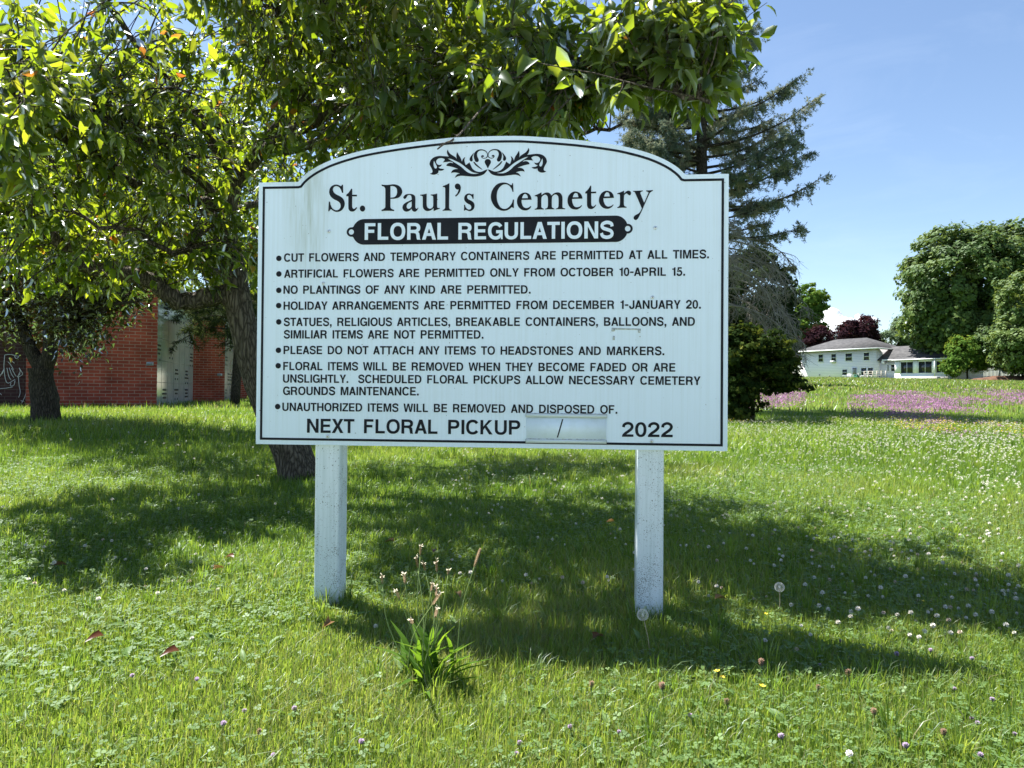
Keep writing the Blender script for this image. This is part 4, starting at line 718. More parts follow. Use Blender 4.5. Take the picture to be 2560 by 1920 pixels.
clump_tree('dark_bush', 'dark green shrub between the bright small tree and the right edge', gz_(wp(2158, 808, 101)), 2, .15, [E3(2150, 745, 101, 36, 45, 2.6), E3(2175, 770, 101, 34, 38, 2.6)], maple_l, .42, bark2, 130, 75, .7, tint0=(.2, .7))
clump_tree('copper_tree', 'round dark purple leaved tree behind the house roof', gz_(wp(1856, 800, 150)), 5, .35, [E3(1835, 718, 150, 26, 26, 3), E3(1872, 712, 150, 24, 30, 3), E3(1856, 735, 150, 40, 34, 4)], purp_l, .55, bark2, 170, 80, 1.0)
clump_tree('copper_tree', 'low dark purple tree left of the house, beside the light green tree', gz_(wp(1768, 800, 150)), 3, .25, [E3(1772, 735, 150, 26, 32, 2.6), E3(1735, 748, 150, 26, 34, 2.6)], purp_l, .55, bark2, 130, 75, 1.0)
clump_tree('pale_tree', 'hazy pale green tree between the purple tree and the big maple', gz_(wp(1945, 800, 165)), 5, .3, [E3(1960, 712, 165, 28, 38, 4), E3(1925, 738, 165, 24, 28, 3)], pale_l, .6, bark2, 110, 70, 1.2)
clump_tree('light_tree', 'light green upright tree beside the dark conifer, left of the house', gz_(wp(1745, 810, 158)), 4, .25, [E3(1750, 650, 158, 32, 42, 3.4), E3(1740, 695, 158, 46, 36, 3.6), E3(1720, 740, 158, 50, 46, 4)], lime_l, .7, bark2, 200, 80, 1.2, tint0=(.25, .85))
clump_tree('conifer_tree', 'broad dark rounded conifer behind the spruce dead branches', gz_(wp(1640, 830, 55)), 3, .3, [E3(1625, 640, 55, 88, 108, 3.2), E3(1665, 720, 55, 62, 95, 2.8), E3(1600, 740, 55, 80, 90, 3)], dark_l, .34, bark2, 420, 100, .62, tint0=(.2, .9))
clump_tree('golden_bush', 'dark bushy shrub with golden green tips beside the right edge of the board', gz_(wp(1625, 900, 15.5)), .6, .06, [E3(1600, 850, 15.5, 44, 60, .5), E3(1595, 893, 15.5, 30, 22, .4), E3(1660, 780, 15.5, 58, 66, .5), E3(1700, 826, 15.5, 36, 24, .4), E3(1590, 760, 15.5, 50, 60, .5)], gold_l, .10, bark2, 380, 64, .17, cat='shrub', tint0=(.0, .62), shell=.45, flat=.3, rough=.2)
# trees behind the mausoleum, seen through the crab apple
for i, (x, y, h, rr, lm, lab) in enumerate([(-27, 46, 13, 5.5, lime_l, 'sunlit green tree far left behind the low brick building'), (-15, 50, 15, 6, maple_l, 'tall green tree directly behind the brick building roof'), (-5, 52, 14, 5.5, lime_l, 'green tree beyond the brick building, mostly behind the board'), (3, 58, 15, 6, maple_l, 'dark green tree beyond the lawn, left of the spruce')]):
    g = gz_((x, y, 0)); clump_tree('leafy_tree', lab, g, 4, .35, [((x, y, g[2]+h*.55), (rr, rr*.9, h*.42)), ((x+rr*.5, y, g[2]+h*.4), (rr*.7, rr*.7, h*.3)), ((x-rr*.5, y+1, g[2]+h*.42), (rr*.7, rr*.7, h*.32))], lm, .42, bark2, 260, 80, 1.1, group='trees behind the brick building')
# small yellow-lit shrub at the brick pier
clump_tree('small_shrub', 'small yellow green shrub at the far brick pier beside the board', gz_(wp(553, 880, 20)), .3, .03, [E3(556, 855, 20, 13, 24, .25)], lime_l, .11, bark2, 40, 40, .12, cat='shrub', tint0=(.5, 1))
# ================================================================ brick mausoleum on the left
def brickmat(name, c1, c2, mort, bw=.305, bh=.1, mo=.011):
    m = mat(name, c1, .85, .2); b = m.node_tree.nodes['Principled BSDF']
    uv = N(m, 'ShaderNodeUVMap', uv_map='uv'); br = N(m, 'ShaderNodeTexBrick', Scale=1.0); br.inputs['Color1'].default_value = (*c1, 1); br.inputs['Color2'].default_value = (*c2, 1); br.inputs['Mortar'].default_value = (*mort, 1)
    br.inputs['Mortar Size'].default_value = mo; br.inputs['Mortar Smooth'].default_value = .1; br.inputs['Brick Width'].default_value = bw; br.inputs['Row Height'].default_value = bh; br.inputs['Bias'].default_value = -.1
    L(m, uv.outputs[0], br.inputs['Vector']); n = N(m, 'ShaderNodeTexNoise', Scale=1.3, Detail=6); L(m, uv.outputs[0], n.inputs['Vector']); r = ramp(m, [(.3, (.62, .60, .60)), (.7, (1.15, 1.12, 1.1))]); L(m, n.outputs['Fac'], r.inputs['Fac'])
    mu = N(m, 'ShaderNodeMix', data_type='RGBA', blend_type='MULTIPLY'); mu.inputs['Factor'].default_value = 1; L(m, br.outputs['Color'], mu.inputs['A']); L(m, r.outputs['Color'], mu.inputs['B']); L(m, mu.outputs['Result'], b.inputs['Base Color'])
    bp = N(m, 'ShaderNodeBump', Strength=.5, Distance=.01); bp.invert = True; L(m, br.outputs['Fac'], bp.inputs['Height']); L(m, bp.outputs['Normal'], b.inputs['Normal'])
    return m
def uv_wall(name, a, c, z0, z1, m, root, th=.25):
    """a wall slab from a to c (plan points); its outer face carries metric uv"""
    a = np.array([*a, 0.]); c = np.array([*c, 0.]); d = unit(c-a); n = np.array([d[1], -d[0], 0]); ln = np.linalg.norm(c-a)
    me = bpy.data.meshes.new(name); bk = -n*th
    V = [a+[0,0,z0], c+[0,0,z0], c+[0,0,z1], a+[0,0,z1]]; V += [v+bk for v in V]
    me.from_pydata([tuple(v) for v in V], [], [(0,1,2,3),(5,4,7,6),(4,0,3,7),(1,5,6,2),(3,2,6,7),(4,5,1,0)])
    uv = me.uv_layers.new(name='uv'); U = [(0,z0),(ln,z0),(ln,z1),(0,z1)]
    side = {0: U, 1: [(ln,z0),(0,z0),(0,z1),(ln,z1)], 2: [(0,z0),(th,z0),(th,z1),(0,z1)], 3: [(0,z0),(th,z0),(th,z1),(0,z1)], 4: [(0,0),(ln,0),(ln,th),(0,th)], 5: [(0,0),(ln,0),(ln,th),(0,th)]}
    for pi in range(6):
        for k, li in enumerate(me.polygons[pi].loop_indices): uv.data[li].uv = side[pi][k]
    o = link(name, me, m); o.parent = root; o.matrix_parent_inverse = root.matrix_world.inverted(); return o
brick = brickmat('red_brick', (.40, .078, .046), (.27, .055, .036), (.40, .26, .20), mo=.0085)
brick_d = brickmat('dark_brick', (.07, .03, .028), (.05, .024, .024), (.10, .07, .06))
A0, A1 = np.array([-13.9, 20.3]), np.array([-11.0, 22.0]); B0, B1 = np.array([-12.85, 28.9]), np.array([-11.92, 29.44]); C0, C1_ = np.array([-13.74, 36.2]), np.array([-13.4, 36.4])
mroot = empty('mausoleum', (A1[0], A1[1], .3)); tag(mroot, 'low red brick mausoleum with pale marble niche panels set between brick walls', 'mausoleum')
ZB, ZT = .1, 4.2
uv_wall('brick_wall', A0, A1, ZB, ZT, brick, mroot); uv_wall('brick_wall', B0-np.array([.866, .5])*.35, B1, ZB, ZT-.55, brick, mroot); uv_wall('brick_wall', C0-np.array([.866, .5])*.35, C1_, ZB, ZT, brick, mroot)
o = uv_wall('dark_wall', A0+np.array([-8.2, -2.2]), A0+np.array([-.005, .11]), ZB, ZT, brick_d, mroot); o['label'] = 'dark brown wall carrying the white line figures'
uv_wall('brick_wall', C1_+np.array([0, .01]), C1_+np.array([-1, 9]), ZB, ZT, brick, mroot)
marble = noisy('polished_marble', (.34, .38, .35), (.45, .48, .44), scale=1.2, rough=.10, spec=.6, detail=8)
ink2 = mat('bronze_lettering', (.02, .02, .018), .5)
joint = mat('panel_joint', (.16, .17, .16), .7)
def niche(a, c, cols, rows, inset_=.12):
    a3 = np.array([*a, 0.]); c3 = np.array([*c, 0.]); d = unit(c3-a3); n = np.array([d[1], -d[0], 0]); ln = np.linalg.norm(c3-a3)
    o = uv_wall('marble_panel', a3[:2]-n[:2]*inset_+d[:2]*.02, c3[:2]-n[:2]*inset_-d[:2]*.02, ZB+.02, ZT-.3, marble, mroot, .1); mb = MB(); jb = MB()
    M = np.eye(4); M[:3, 0] = d; M[:3, 1] = -n; M[:3, 2] = (0, 0, 1); M[:3, 3] = a3-n*inset_
    cw = ln/cols; rh_ = (ZT-.3-.35)/rows
    for i in range(1, cols): jb.box((i*cw-.006, -.004, .2), (i*cw+.006, -.001, ZT-.35), M)
    for j in range(1, rows): jb.box((.03, -.004, .35+j*rh_-.006), (ln-.03, -.0015, .35+j*rh_+.006), M)
    for i in range(cols):
        for j in range(rows):
            if rng.random() < .62: continue
            x0 = (i+.5)*cw; z0 = .35+(j+.62)*rh_; nl = rng.integers(2, 4)
            for k in range(nl):
                wd = cw*rng.uniform(.18, .36); zz = z0-k*.13; x = x0-wd; 
                while x < x0+wd:
                    lw_ = rng.uniform(.03, .075); mb.box((x, -.012, zz), (min(x+lw_, x0+wd), -.004, zz+.06), M); x += lw_+.018
            for s_ in (-.22, .22): mb.box((x0+s_*cw-.035, -.014, z0-.2-.13*(nl-1)), (x0+s_*cw+.035, -.004, z0-.13-.13*(nl-1)), M)
    q = child(mb, 'niche_lettering', ink2, o); q.parent = o; q.matrix_parent_inverse = o.matrix_world.inverted(); q = child(jb, 'joint', joint, o)
niche(A1+np.array([-.05, .2]), B0, 7, 5); niche(B1+np.array([-.05, .2]), C0, 8, 5)
conc = noisy('roof_coping', (.30, .29, .27), (.42, .40, .37), scale=3, rough=.8)
mb = MB(); poly = [A0+np.array([-8.2, -2.2]), A0, A1, B0, B1, C0, C1_, np.array([-14.4, 46]), np.array([-26, 46]), np.array([-27, 24])]
ctr = np.mean(poly, 0); P0 = [ctr+(p-ctr)*1.0+np.array([.12, -.25]) for p in poly]; k = len(P0)
mb.add([(*p, ZT) for p in P0]+[(*p, ZT+.28) for p in P0], [tuple(range(k))[::-1], tuple(range(k, 2*k))]+[(i, (i+1) % k, (i+1) % k+k, i+k) for i in range(k)]); child(mb, 'roof', conc, mroot)
# small grey name plates on the brick
platem = noisy('grey_plate', (.30, .33, .37), (.42, .45, .50), scale=40, rough=.4)
for (a, c, f, z) in ((A0, A1, .94, 1.62), (B0, B1, .82, 1.45)):
    d = np.array([*unit(c-a), 0]); n = np.array([d[1], -d[0], 0]); p = np.array([*(a+(c-a)*f), z]); M = np.eye(4); M[:3, 0] = d; M[:3, 1] = -n; M[:3, 2] = (0, 0, 1); M[:3, 3] = p
    mb = MB(); mb.box((-.1, -.015, -.05), (.1, -.002, .05), M); q = child(mb, 'name_plate', platem, mroot)
    mb = MB()
    for zz in (-.022, .012): 
        for xx in (-.07, -.025, .02): mb.box((xx, -.018, zz), (xx+.038, -.0145, zz+.014), M)
    child(mb, 'plate_lettering', ink2, q)
# white line figures on the dark wall
wl = mat('white_line_metal', (.62, .62, .60), .5); mb = MB(); d = np.array([*unit(np.array([8.19, 2.31])), 0]); n = np.array([d[1], -d[0], 0])
def onwall(u, v):
    a = np.array([*(A0+np.array([-8.2, -2.2])), 0.]) + n*.02; ray = wp(u, v, 1)-CAM; tt = ((a-CAM)@n)/(ray@n); return CAM+ray*tt
# traced in units of the zoom (0,650)-(640,1130): x/4, y/4+562
for pl in ([(40,820),(35,940),(60,1060),(130,1030)], [(40,820),(90,815),(150,830)], [(35,940),(0,1005)], [(70,880),(90,900),(120,950)], [(60,930),(75,1000),(95,1035)], [(80,930),(100,985),(120,1015)], [(100,935),(125,980),(140,1005)], [(75,845),(100,870),(125,890)],
           [(125,830),(140,850),(160,840)], [(165,930),(175,960),(160,990)], [(165,930),(195,985),(150,1010),(175,980)], [(95,1060),(90,1085),(120,1080),(130,1040)], [(0,1110),(60,1105),(110,1095)], [(160,1010),(165,1080),(175,1140),(160,1190)], [(240,1090),(215,1180),(180,1250)], [(180,1215),(210,1220)], [(0,990),(20,980),(35,940)], [(0,1150),(15,1165)]):
    q = np.array([onwall(x/4, y/4+562) for x, y in pl]); mb.tube(lerp_path(q, len(q)*3) if len(q) > 2 else q, .0085, 5)
child(mb, 'line_figure', wl, mroot)

# ================================================================ white house on the rise
siding = mat('white_siding', (.74, .76, .78), .55, .3); b = siding.node_tree.nodes['Principled BSDF']
t = N(siding, 'ShaderNodeTexCoord'); sx_ = N(siding, 'ShaderNodeSeparateXYZ'); L(siding, t.outputs['Object'], sx_.inputs[0])
fr = mathn(siding, 'FRACT', mathn(siding, 'MULTIPLY', sx_.outputs['Z'], 3.6), 0); rr_ = ramp(siding, [(0, (.42, .43, .46)), (.07, (.48, .49, .52)), (.12, (.90, .86, .90)), (1, (.92, .88, .91))]); L(siding, fr, rr_.inputs['Fac']); L(siding, rr_.outputs['Color'], b.inputs['Base Color'])
bp = N(siding, 'ShaderNodeBump', Strength=.6, Distance=.03); L(siding, fr, bp.inputs['Height']); L(siding, bp.outputs['Normal'], b.inputs['Normal'])
shingle = noisy('grey_shingle', (.045, .045, .048), (.09, .088, .09), scale=1.6, rough=.95, detail=9, bump=.4, bscale=9, stretch=(1, 1, 3))
trim = mat('white_trim', (.84, .85, .86), .5); glass = mat('window_glass', (.018, .022, .028), .08, .6); glass.node_tree.nodes['Principled BSDF'].inputs['IOR'].default_value = 1.5
Hd = np.array([-.545, .839, 0]); Hn = np.array([-.839, -.545, 0])          # along the wall (to the left) / out of it
HR = np.array([60.0, 117.0, 3.3])                                          # right lower corner of the tall block
HM = np.eye(4); HM[:3, 0] = -Hd; HM[:3, 1] = -Hn; HM[:3, 2] = (0, 0, 1); HM[:3, 3] = HR
hroot = empty('house', M=Matrix(HM.tolist())); tag(hroot, 'white clapboard house with grey hip roof, lower wing and glazed sunroom', 'house')
# local: x right along the facade (tall block -14..0, wing 0..11.4), y into the house, z up
def hpart(mb, name, m, parent=None, smooth=False): return mb.obj(name, m, parent or hroot, smooth)
mb = MB(); mb.box((-14, 0, -1.5), (0, 8.4, 5.05)); hpart(mb, 'wall', siding)
mb = MB(); ov = .75; e0 = 5.05; rd_ = 7.35
mb.add([(-14-ov,-ov,e0),(ov,-ov,e0),(ov,8.4+ov,e0),(-14-ov,8.4+ov,e0),(-14-ov,-ov,e0+.18),(ov,-ov,e0+.18),(ov,8.4+ov,e0+.18),(-14-ov,8.4+ov,e0+.18),(-9.9,4.2,rd_),(-4.1,4.2,rd_)],
       [(0,3,2,1),(0,1,5,4),(1,2,6,5),(2,3,7,6),(3,0,4,7),(4,5,9,8),(6,7,8,9),(5,6,9),(7,4,8)]); hpart(mb, 'roof', shingle)
mb = MB(); mb.box((-14-ov-.02, -ov-.03, e0-.02), (ov+.02, -ov-.005, e0+.19)); mb.box((ov+.004, -ov, e0-.02), (ov+.03, 8.4+ov, e0+.19)); hpart(mb, 'fascia', trim)
def window(x0, z0, x1, z1, y=0, cols=1, rows=2, name='window'):
    mb = MB(); f = .09; mb.box((x0-f, y-.06, z0-f), (x0, y-.002, z1+f)); mb.box((x1, y-.06, z0-f), (x1+f, y-.002, z1+f)); mb.box((x0, y-.06, z1), (x1, y-.002, z1+f)); mb.box((x0-f-.03, y-.09, z0-f-.04), (x1+f+.03, y-.002, z0-f)); mb.box((x0, y-.06, z0-f), (x1, y-.002, z0))
    for i in range(1, cols): xx = x0+(x1-x0)*i/cols; mb.box((xx-.03, y-.05, z0), (xx+.03, y-.003, z1))
    for j in range(1, rows): zz = z0+(z1-z0)*j/rows; mb.box((x0, y-.05, zz-.03), (x1, y-.0035, zz+.03))
    o = hpart(mb, name, trim); mb = MB(); mb.box((x0, y-.02, z0), (x1, y-.001, z1)); mb.obj('pane', glass, o); return o
X = lambda cx: (cx-1165)/ (1165-625)*14.0 if cx < 1165 else (cx-1165)/(1680-1165)*11.4     # close-up column -> metres along the facade
for cx, wd in ((779, .85), (874, .85), (981, 1.15), (1102, .9)): window(X(cx)-wd/2, 3.25, X(cx)+wd/2, 4.5)
mb = MB(); xa = X(874); mb.box((xa-.38, -.5, 3.0), (xa+.38, -.07, 3.34)); hpart(mb, 'air_conditioner', mat('unit_white', (.7, .7, .7), .5))
mb = MB(); mb.box((X(874)-.3, -.052, 4.05), (X(874)+.3, -.04, 4.5))
window(X(953)-.42, .85, X(953)+.42, 1.75); window(X(1085)-.48, .75, X(1085)+.42, 1.95, rows=2); window(X(1126)-.36, .75, X(1126)+.50, 1.95, rows=2)
mb = MB(); xa = X(1022); mb.box((xa-.5, -.07, .05), (xa+.5, -.002, 2.2)); dr_ = hpart(mb, 'door', trim); mb = MB(); mb.box((xa-.34, -.085, .95), (xa+.34, -.071, 2.0)); pn = mb.obj('pane', glass, dr_); mb = MB()
for i in (1, 2): mb.box((xa-.34+.227*i-.02, -.095, .95), (xa-.34+.227*i+.02, -.086, 2.0)); mb.box((xa-.34, -.096, .95+.35*i-.02), (xa+.34, -.0862, .95+.35*i+.02))
mb.obj('muntin', trim, dr_)
for cx, z in ((770, .8), (842, .55)):
    mb = MB(); mb.box((X(cx)-.12, -.08, z), (X(cx)+.12, -.003, z+.22)); hpart(mb, 'vent', mat('vent_grey', (.25, .25, .26), .6))
mb = MB(); mb.box((X(865)-.6, -.1, -.22), (X(865)+.6, -.004, .12)); hpart(mb, 'basement_hatch', mat('dark_hatch', (.05, .05, .055), .6))
# wing
mb = MB(); mb.box((.004, 1.0, -1.5), (12.6, 8.0, 3.1)); hpart(mb, 'wing_wall', siding)
mb = MB(); mb.add([(.76,.3,3.1),(13.2,.3,3.1),(13.2,8.6,3.1),(.76,8.6,3.1),(.76,.3,3.25),(13.2,.3,3.25),(13.2,8.6,3.25),(.76,8.6,3.25),(.02,4.5,5.6),(13.2,4.5,5.6),(.02,.3,3.1),(.02,.3,3.25),(.02,8.6,3.1),(.02,8.6,3.25)],
   [(10,12,2,1),(10,1,5,11),(1,2,6,9,5),(2,12,13,6),(11,5,9,8),(6,13,8,9),(12,10,11,8,13)]); hpart(mb, 'wing_roof', shingle)
mb = MB(); mb.box((.8, .27, 3.08), (13.2, .295, 3.27)); hpart(mb, 'gutter', trim)
mb = MB(); mb.box((.95, -.06, 2.6), (1.08, .96, 3.06)); hpart(mb, 'downpipe', trim)
mb = MB(); mb.tube([(4.6, 2.2, 4.0), (4.6, 2.2, 4.9)], .12, 8); hpart(mb, 'roof_vent', mat('vent_dark', (.05, .05, .05), .6))
window(1.35, 1.35, 1.55, 2.4, y=1.0, rows=1); window(1.95, 1.35, 2.6, 2.4, y=1.0)
# sunroom stands a little forward under its own low roof
mb = MB(); mb.box((3.4, -.6, -1.5), (11.4, .99, .9)); mb.box((3.4, -.6, .9), (4.3, .99, 3.0)); mb.box((6.35, -.6, .9), (7.05, .99, 3.0)); mb.box((9.2, -.6, .9), (9.7, .99, 3.0)); mb.box((4.3, -.6, 2.75), (6.35, .99, 3.0)); mb.box((7.05, -.6, 2.75), (9.2, .99, 3.0)); mb.box((9.7, -.6, 2.75), (11.4, .99, 3.0)); hpart(mb, 'sunroom_wall', trim)
mb = MB(); mb.add([(3.1,-1.0,3.0),(12.0,-1.0,3.0),(12.0,1.6,3.0),(3.1,1.6,3.0),(3.1,-1.0,3.12),(12.0,-1.0,3.12),(12.0,1.6,3.75),(3.1,1.6,3.75)], [(0,3,2,1),(0,1,5,4),(1,2,6,5),(2,3,7,6),(3,0,4,7),(4,5,6,7)]); hpart(mb, 'sunroom_roof', shingle)
mb = MB(); mb.box((3.1, -1.03, 2.98), (12.0, -1.003, 3.14)); hpart(mb, 'fascia', trim)
for xa, xb in ((4.3, 6.35), (7.05, 9.2), (9.7, 11.35)): window(xa+.09, .95, xb-.09, 2.7, y=-.55, cols=2, rows=1, name='sunroom_window')
mb = MB(); mb.box((6.0, -.75, -.4), (11.5, -.62, .32)); hpart(mb, 'foundation', conc)
mb = MB(); mb.box((9.62, -.98, .4), (9.74, -.86, 3.0)); hpart(mb, 'porch_post', trim)
# deck with rail, chairs and bin
droot = empty('deck', M=Matrix(HM.tolist())); tag(droot, 'low wooden deck with pale open railing against the white house', 'deck')
wood = noisy('weathered_wood', (.38, .34, .29), (.52, .48, .42), scale=6, rough=.85)
mb = MB(); mb.box((-4.4, -3.0, -.7), (3.3, -.01, -.02)); mb.obj('deck_floor', wood, droot)
mb = MB()
for xx in np.linspace(-.3, 3.25, 6): mb.box((xx-.05, -3.0, -.0195), (xx+.05, -2.9, 1.3))
for zz in (.55, .9, 1.25): mb.box((-.3, -2.985, zz), (3.25, -2.915, zz+.07))
mb.obj('railing', wood, droot)
def hloc(x, y, z): return HR - Hd*x - Hn*y + np.array([0, 0, z])
chm = noisy('pale_resin', (.50, .50, .49), (.60, .60, .58), scale=4, rough=.6)
def chair(x, y, label, rz):
    M4 = Matrix(HM.tolist()) @ Matrix.Translation((x, y, -.02)) @ Matrix.Rotation(rz, 4, 'Z')
    r = empty('garden_chair', M=M4); tag(r, label, 'chair', 'garden chairs on the deck')
    mb = MB(); mb.add([(-.3,-.4,.42),(.3,-.4,.42),(.3,.25,.28),(-.3,.25,.28),(-.3,-.4,.46),(.3,-.4,.46),(.3,.25,.32),(-.3,.25,.32)], [(0,3,2,1),(4,5,6,7),(0,1,5,4),(1,2,6,5),(2,3,7,6),(3,0,4,7)]); mb.obj('seat', chm, r)
    mb = MB()
    for k in range(5): xx = -.28+k*.14; mb.add([(xx-.06,.22,.3),(xx+.06,.22,.3),(xx+.06,.55,1.05-.03*abs(k-2)),(xx-.06,.55,1.05-.03*abs(k-2)),(xx-.06,.26,.3),(xx+.06,.26,.3),(xx+.06,.59,1.05-.03*abs(k-2)),(xx-.06,.59,1.05-.03*abs(k-2))], [(0,3,2,1),(4,5,6,7),(0,1,5,4),(1,2,6,5),(2,3,7,6),(3,0,4,7)])
    mb.obj('backrest', chm, r)
    for s_ in (-1, 1):
        mb = MB(); mb.box((s_*.38-.06, -.45, .58), (s_*.38+.06, .32, .62)); mb.obj('armrest', chm, r)
        mb = MB(); mb.box((s_*.33-.03, -.42, 0), (s_*.33+.03, -.36, .58)); mb.obj('leg', chm, r)
        mb = MB(); mb.box((s_*.33-.03, .2, 0), (s_*.33+.03, .26, .58)); mb.obj('leg', chm, r)
chair(-1.5, -1.6, 'pale slatted garden chair left of the deck railing', R(115)); chair(-.35, -1.7, 'pale slatted garden chair nearest the deck railing', R(100)); chair(-3.9, -1.5, 'pale slatted garden chair beside the back door', R(20))
gb = empty('storage_bin', M=Matrix(HM.tolist())@Matrix.Translation((-2.45, -1.3, -.02))); tag(gb, 'dark green bin standing under the lower windows', 'bin'); gmat = noisy('green_plastic', (.02, .12, .07), (.03, .15, .09), scale=5, rough=.5)
mb = MB(); mb.add([(-.3,-.3,0),(.3,-.3,0),(.3,.3,0),(-.3,.3,0),(-.36,-.36,.8),(.36,-.36,.8),(.36,.36,.8),(-.36,.36,.8)], [(0,3,2,1),(4,5,6,7),(0,1,5,4),(1,2,6,5),(2,3,7,6),(3,0,4,7)]); mb.obj('body', gmat, gb); mb = MB(); mb.box((-.4, -.4, .803), (.4, .4, .88)); mb.obj('lid', gmat, gb)
# white picket fence and mulch
p0, p1 = gz_(wp(2060, 806, 104)), gz_(wp(2250, 800, 98)); d = unit(p1-p0); ln_ = np.linalg.norm(p1-p0); mb = MB(); froot = empty('picket_fence', p0); tag(froot, 'white picket fence behind the shrubs right of the house', 'fence')
ang_ = math.atan2(d[1], d[0]); M = np.eye(4); M[:3, 0] = (math.cos(ang_), math.sin(ang_), 0); M[:3, 1] = (-math.sin(ang_), math.cos(ang_), 0); M[:3, 3] = p0
for k in range(int(ln_/.16)): mb.box((k*.16, -.02, -.2), (k*.16+.11, .0, 1.75), M)
child(mb, 'pickets', trim, froot); mb = MB(); mb.box((0, .003, .4), (ln_, .06, .5), M); mb.box((0, .003, 1.3), (ln_, .06, 1.4), M); child(mb, 'rail', trim, froot)
mul = noisy('brown_mulch', (.07, .035, .022), (.15, .08, .05), scale=2, rough=1, bump=.6, bscale=8)
mb = MB(); c = gz_(wp(2180, 806, 97)); V = []; 
for i in range(6):
    for j in range(20): a = j/20*6.283; r_ = i/5; V.append(c+np.array([r_*5.5*math.cos(a)*(1+.1*math.sin(3*a)), r_*1.6*math.sin(a), .75*(1-r_**2)+rng.normal(0, .04)-.1]))
mb.add(V, [(i*20+j, i*20+(j+1) % 20, (i+1)*20+(j+1) % 20, (i+1)*20+j)[::-1] for i in range(5) for j in range(20)]); tag(mb.obj('mulch_mound', mul, smooth=True), kind='structure')
# ---------------------------------------------------------------- far cloud
cl = mat('cloud_white', (.9, .9, .92), 1, 0); cb = cl.node_tree.nodes['Principled BSDF']; cb.inputs['Subsurface Weight'].default_value = 0
bm = bmesh.new()
for (u, v, r_) in [(1805+rng.normal(0, 22), 712+rng.normal(0, 16), rng.uniform(5, 11)) for _ in range(36)]+[(1798, 690, 24), (1788, 715, 26), (1812, 715, 30), (1830, 735, 26), (1775, 740, 24), (1850, 745, 24), (1885, 695, 12), (1870, 705, 16), (1800, 750, 34), (1850, 720, 20), (1760, 755, 22)]:
    c = wp(u, v, 1500+rng.normal(0, 20)); rr = r_*1500/1535
    bmesh.ops.create_icosphere(bm, subdivisions=4 if r_ > 11.5 else 3, radius=rr, matrix=Matrix.Translation(Vector(c)))
me = bpy.data.meshes.new('cloud'); bm.to_mesh(me); bm.free(); co = np.empty(len(me.vertices)*3, np.float32); me.vertices.foreach_get('co', co); co = co.reshape(-1, 3); q = co/14
co += (np.sin(q[:, [1, 2, 0]]*1.7)*1.6+np.sin(q[:, [2, 0, 1]]*3.9+1)*.8).astype(np.float32); me.vertices.foreach_set('co', co.ravel()); me.update()
tag(link('sky_cloud', me, cl, smooth=True), kind='structure')
# ================================================================ lawn
grass_m = leafmat('grass_blade', [(0, (.046, .090, .020)), (.45, (.106, .178, .034)), (.8, (.165, .235, .048)), (1, (.21, .20, .09))], [(0, (.13, .26, .02)), (.5, (.29, .44, .04)), (.85, (.44, .53, .07)), (1, (.34, .32, .11))], trans=.45, gloss=.0045, rough=.5)
def wedge(n, r0_, r1_, lo=-.86, hi=.86, pad_=1.0):
    r = np.sqrt(rng.random(n)*(r1_**2-r0_**2)+r0_**2); t = rng.uniform(lo, hi, n); x = r*t+rng.uniform(-1, 1, n)*pad_; return x, r
mb = MB()
def blades(n, r0_, r1_, h, wd, segs, lo=-.86, hi=.86, tint_=(.5, .2), lean=.45, filt=None, dryp=.022):
    x, y = wedge(n, r0_, r1_, lo, hi); 
    if filt is not None: k_ = filt(x, y); x, y = x[k_], y[k_]
    n = len(x); P0 = np.stack([x, y, ground(x, y)-.004], 1); patch = hnoise(x*1.6+3, y*1.6)*.5+hnoise(x*4, y*4+9)*.35
    hh = h*np.clip(rng.lognormal(0, .32, n), .3, 1.75)*np.clip(1+.6*patch, .45, 1.7); a = rng.uniform(0, 6.283, n); dr = np.stack([np.cos(a), np.sin(a), 0*a], 1); sd = np.stack([-np.sin(a+rng.normal(0, .6, n)), np.cos(a), 0*a], 1); le = np.abs(rng.normal(0, lean, n))[:, None]; H = hh[:, None]; Wd = (wd*rng.uniform(.7, 1.3, n))[:, None]; up = np.array([0, 0, 1.])
    t0 = np.clip(rng.normal(*tint_, n)+.30*patch+.22*np.sin(x*.7+1.7*np.sin(y*.9)+.5), 0, .93); z = rng.random(n); t0[z < dryp] = 1
    if segs == 2: V = np.stack([P0-sd*Wd*.5, P0+sd*Wd*.5, P0+up*H*.55+dr*H*le*.3+sd*Wd*.42, P0+up*H*.55+dr*H*le*.3-sd*Wd*.42, P0+up*H*(1-.25*le)+dr*H*le], 1); mb.many(V, [0,1,2,3,3,2,4], [4,3], t0)
    else: V = np.stack([P0-sd*Wd*.5, P0+sd*Wd*.5, P0+up*H*(1-.2*le)+dr*H*le], 1); mb.many(V, [0,1,2], [3], t0)
blades(190000, 1.35, 2.9, .038, .0027, 2, -.95, .95)
blades(210000, 2.9, 5.2, .043, .0037, 2)
blades(150000, 5.2, 9, .055, .0062, 1)
blades(100000, 9, 18, .085, .013, 1)
blades(70000, 18, 45, .12, .03, 1, -.86, .86, (.45, .25), dryp=.22)
blades(60000, 40, 122, .14, .09, 1, .15, .8, (.4, .25), .45, dryp=.34)
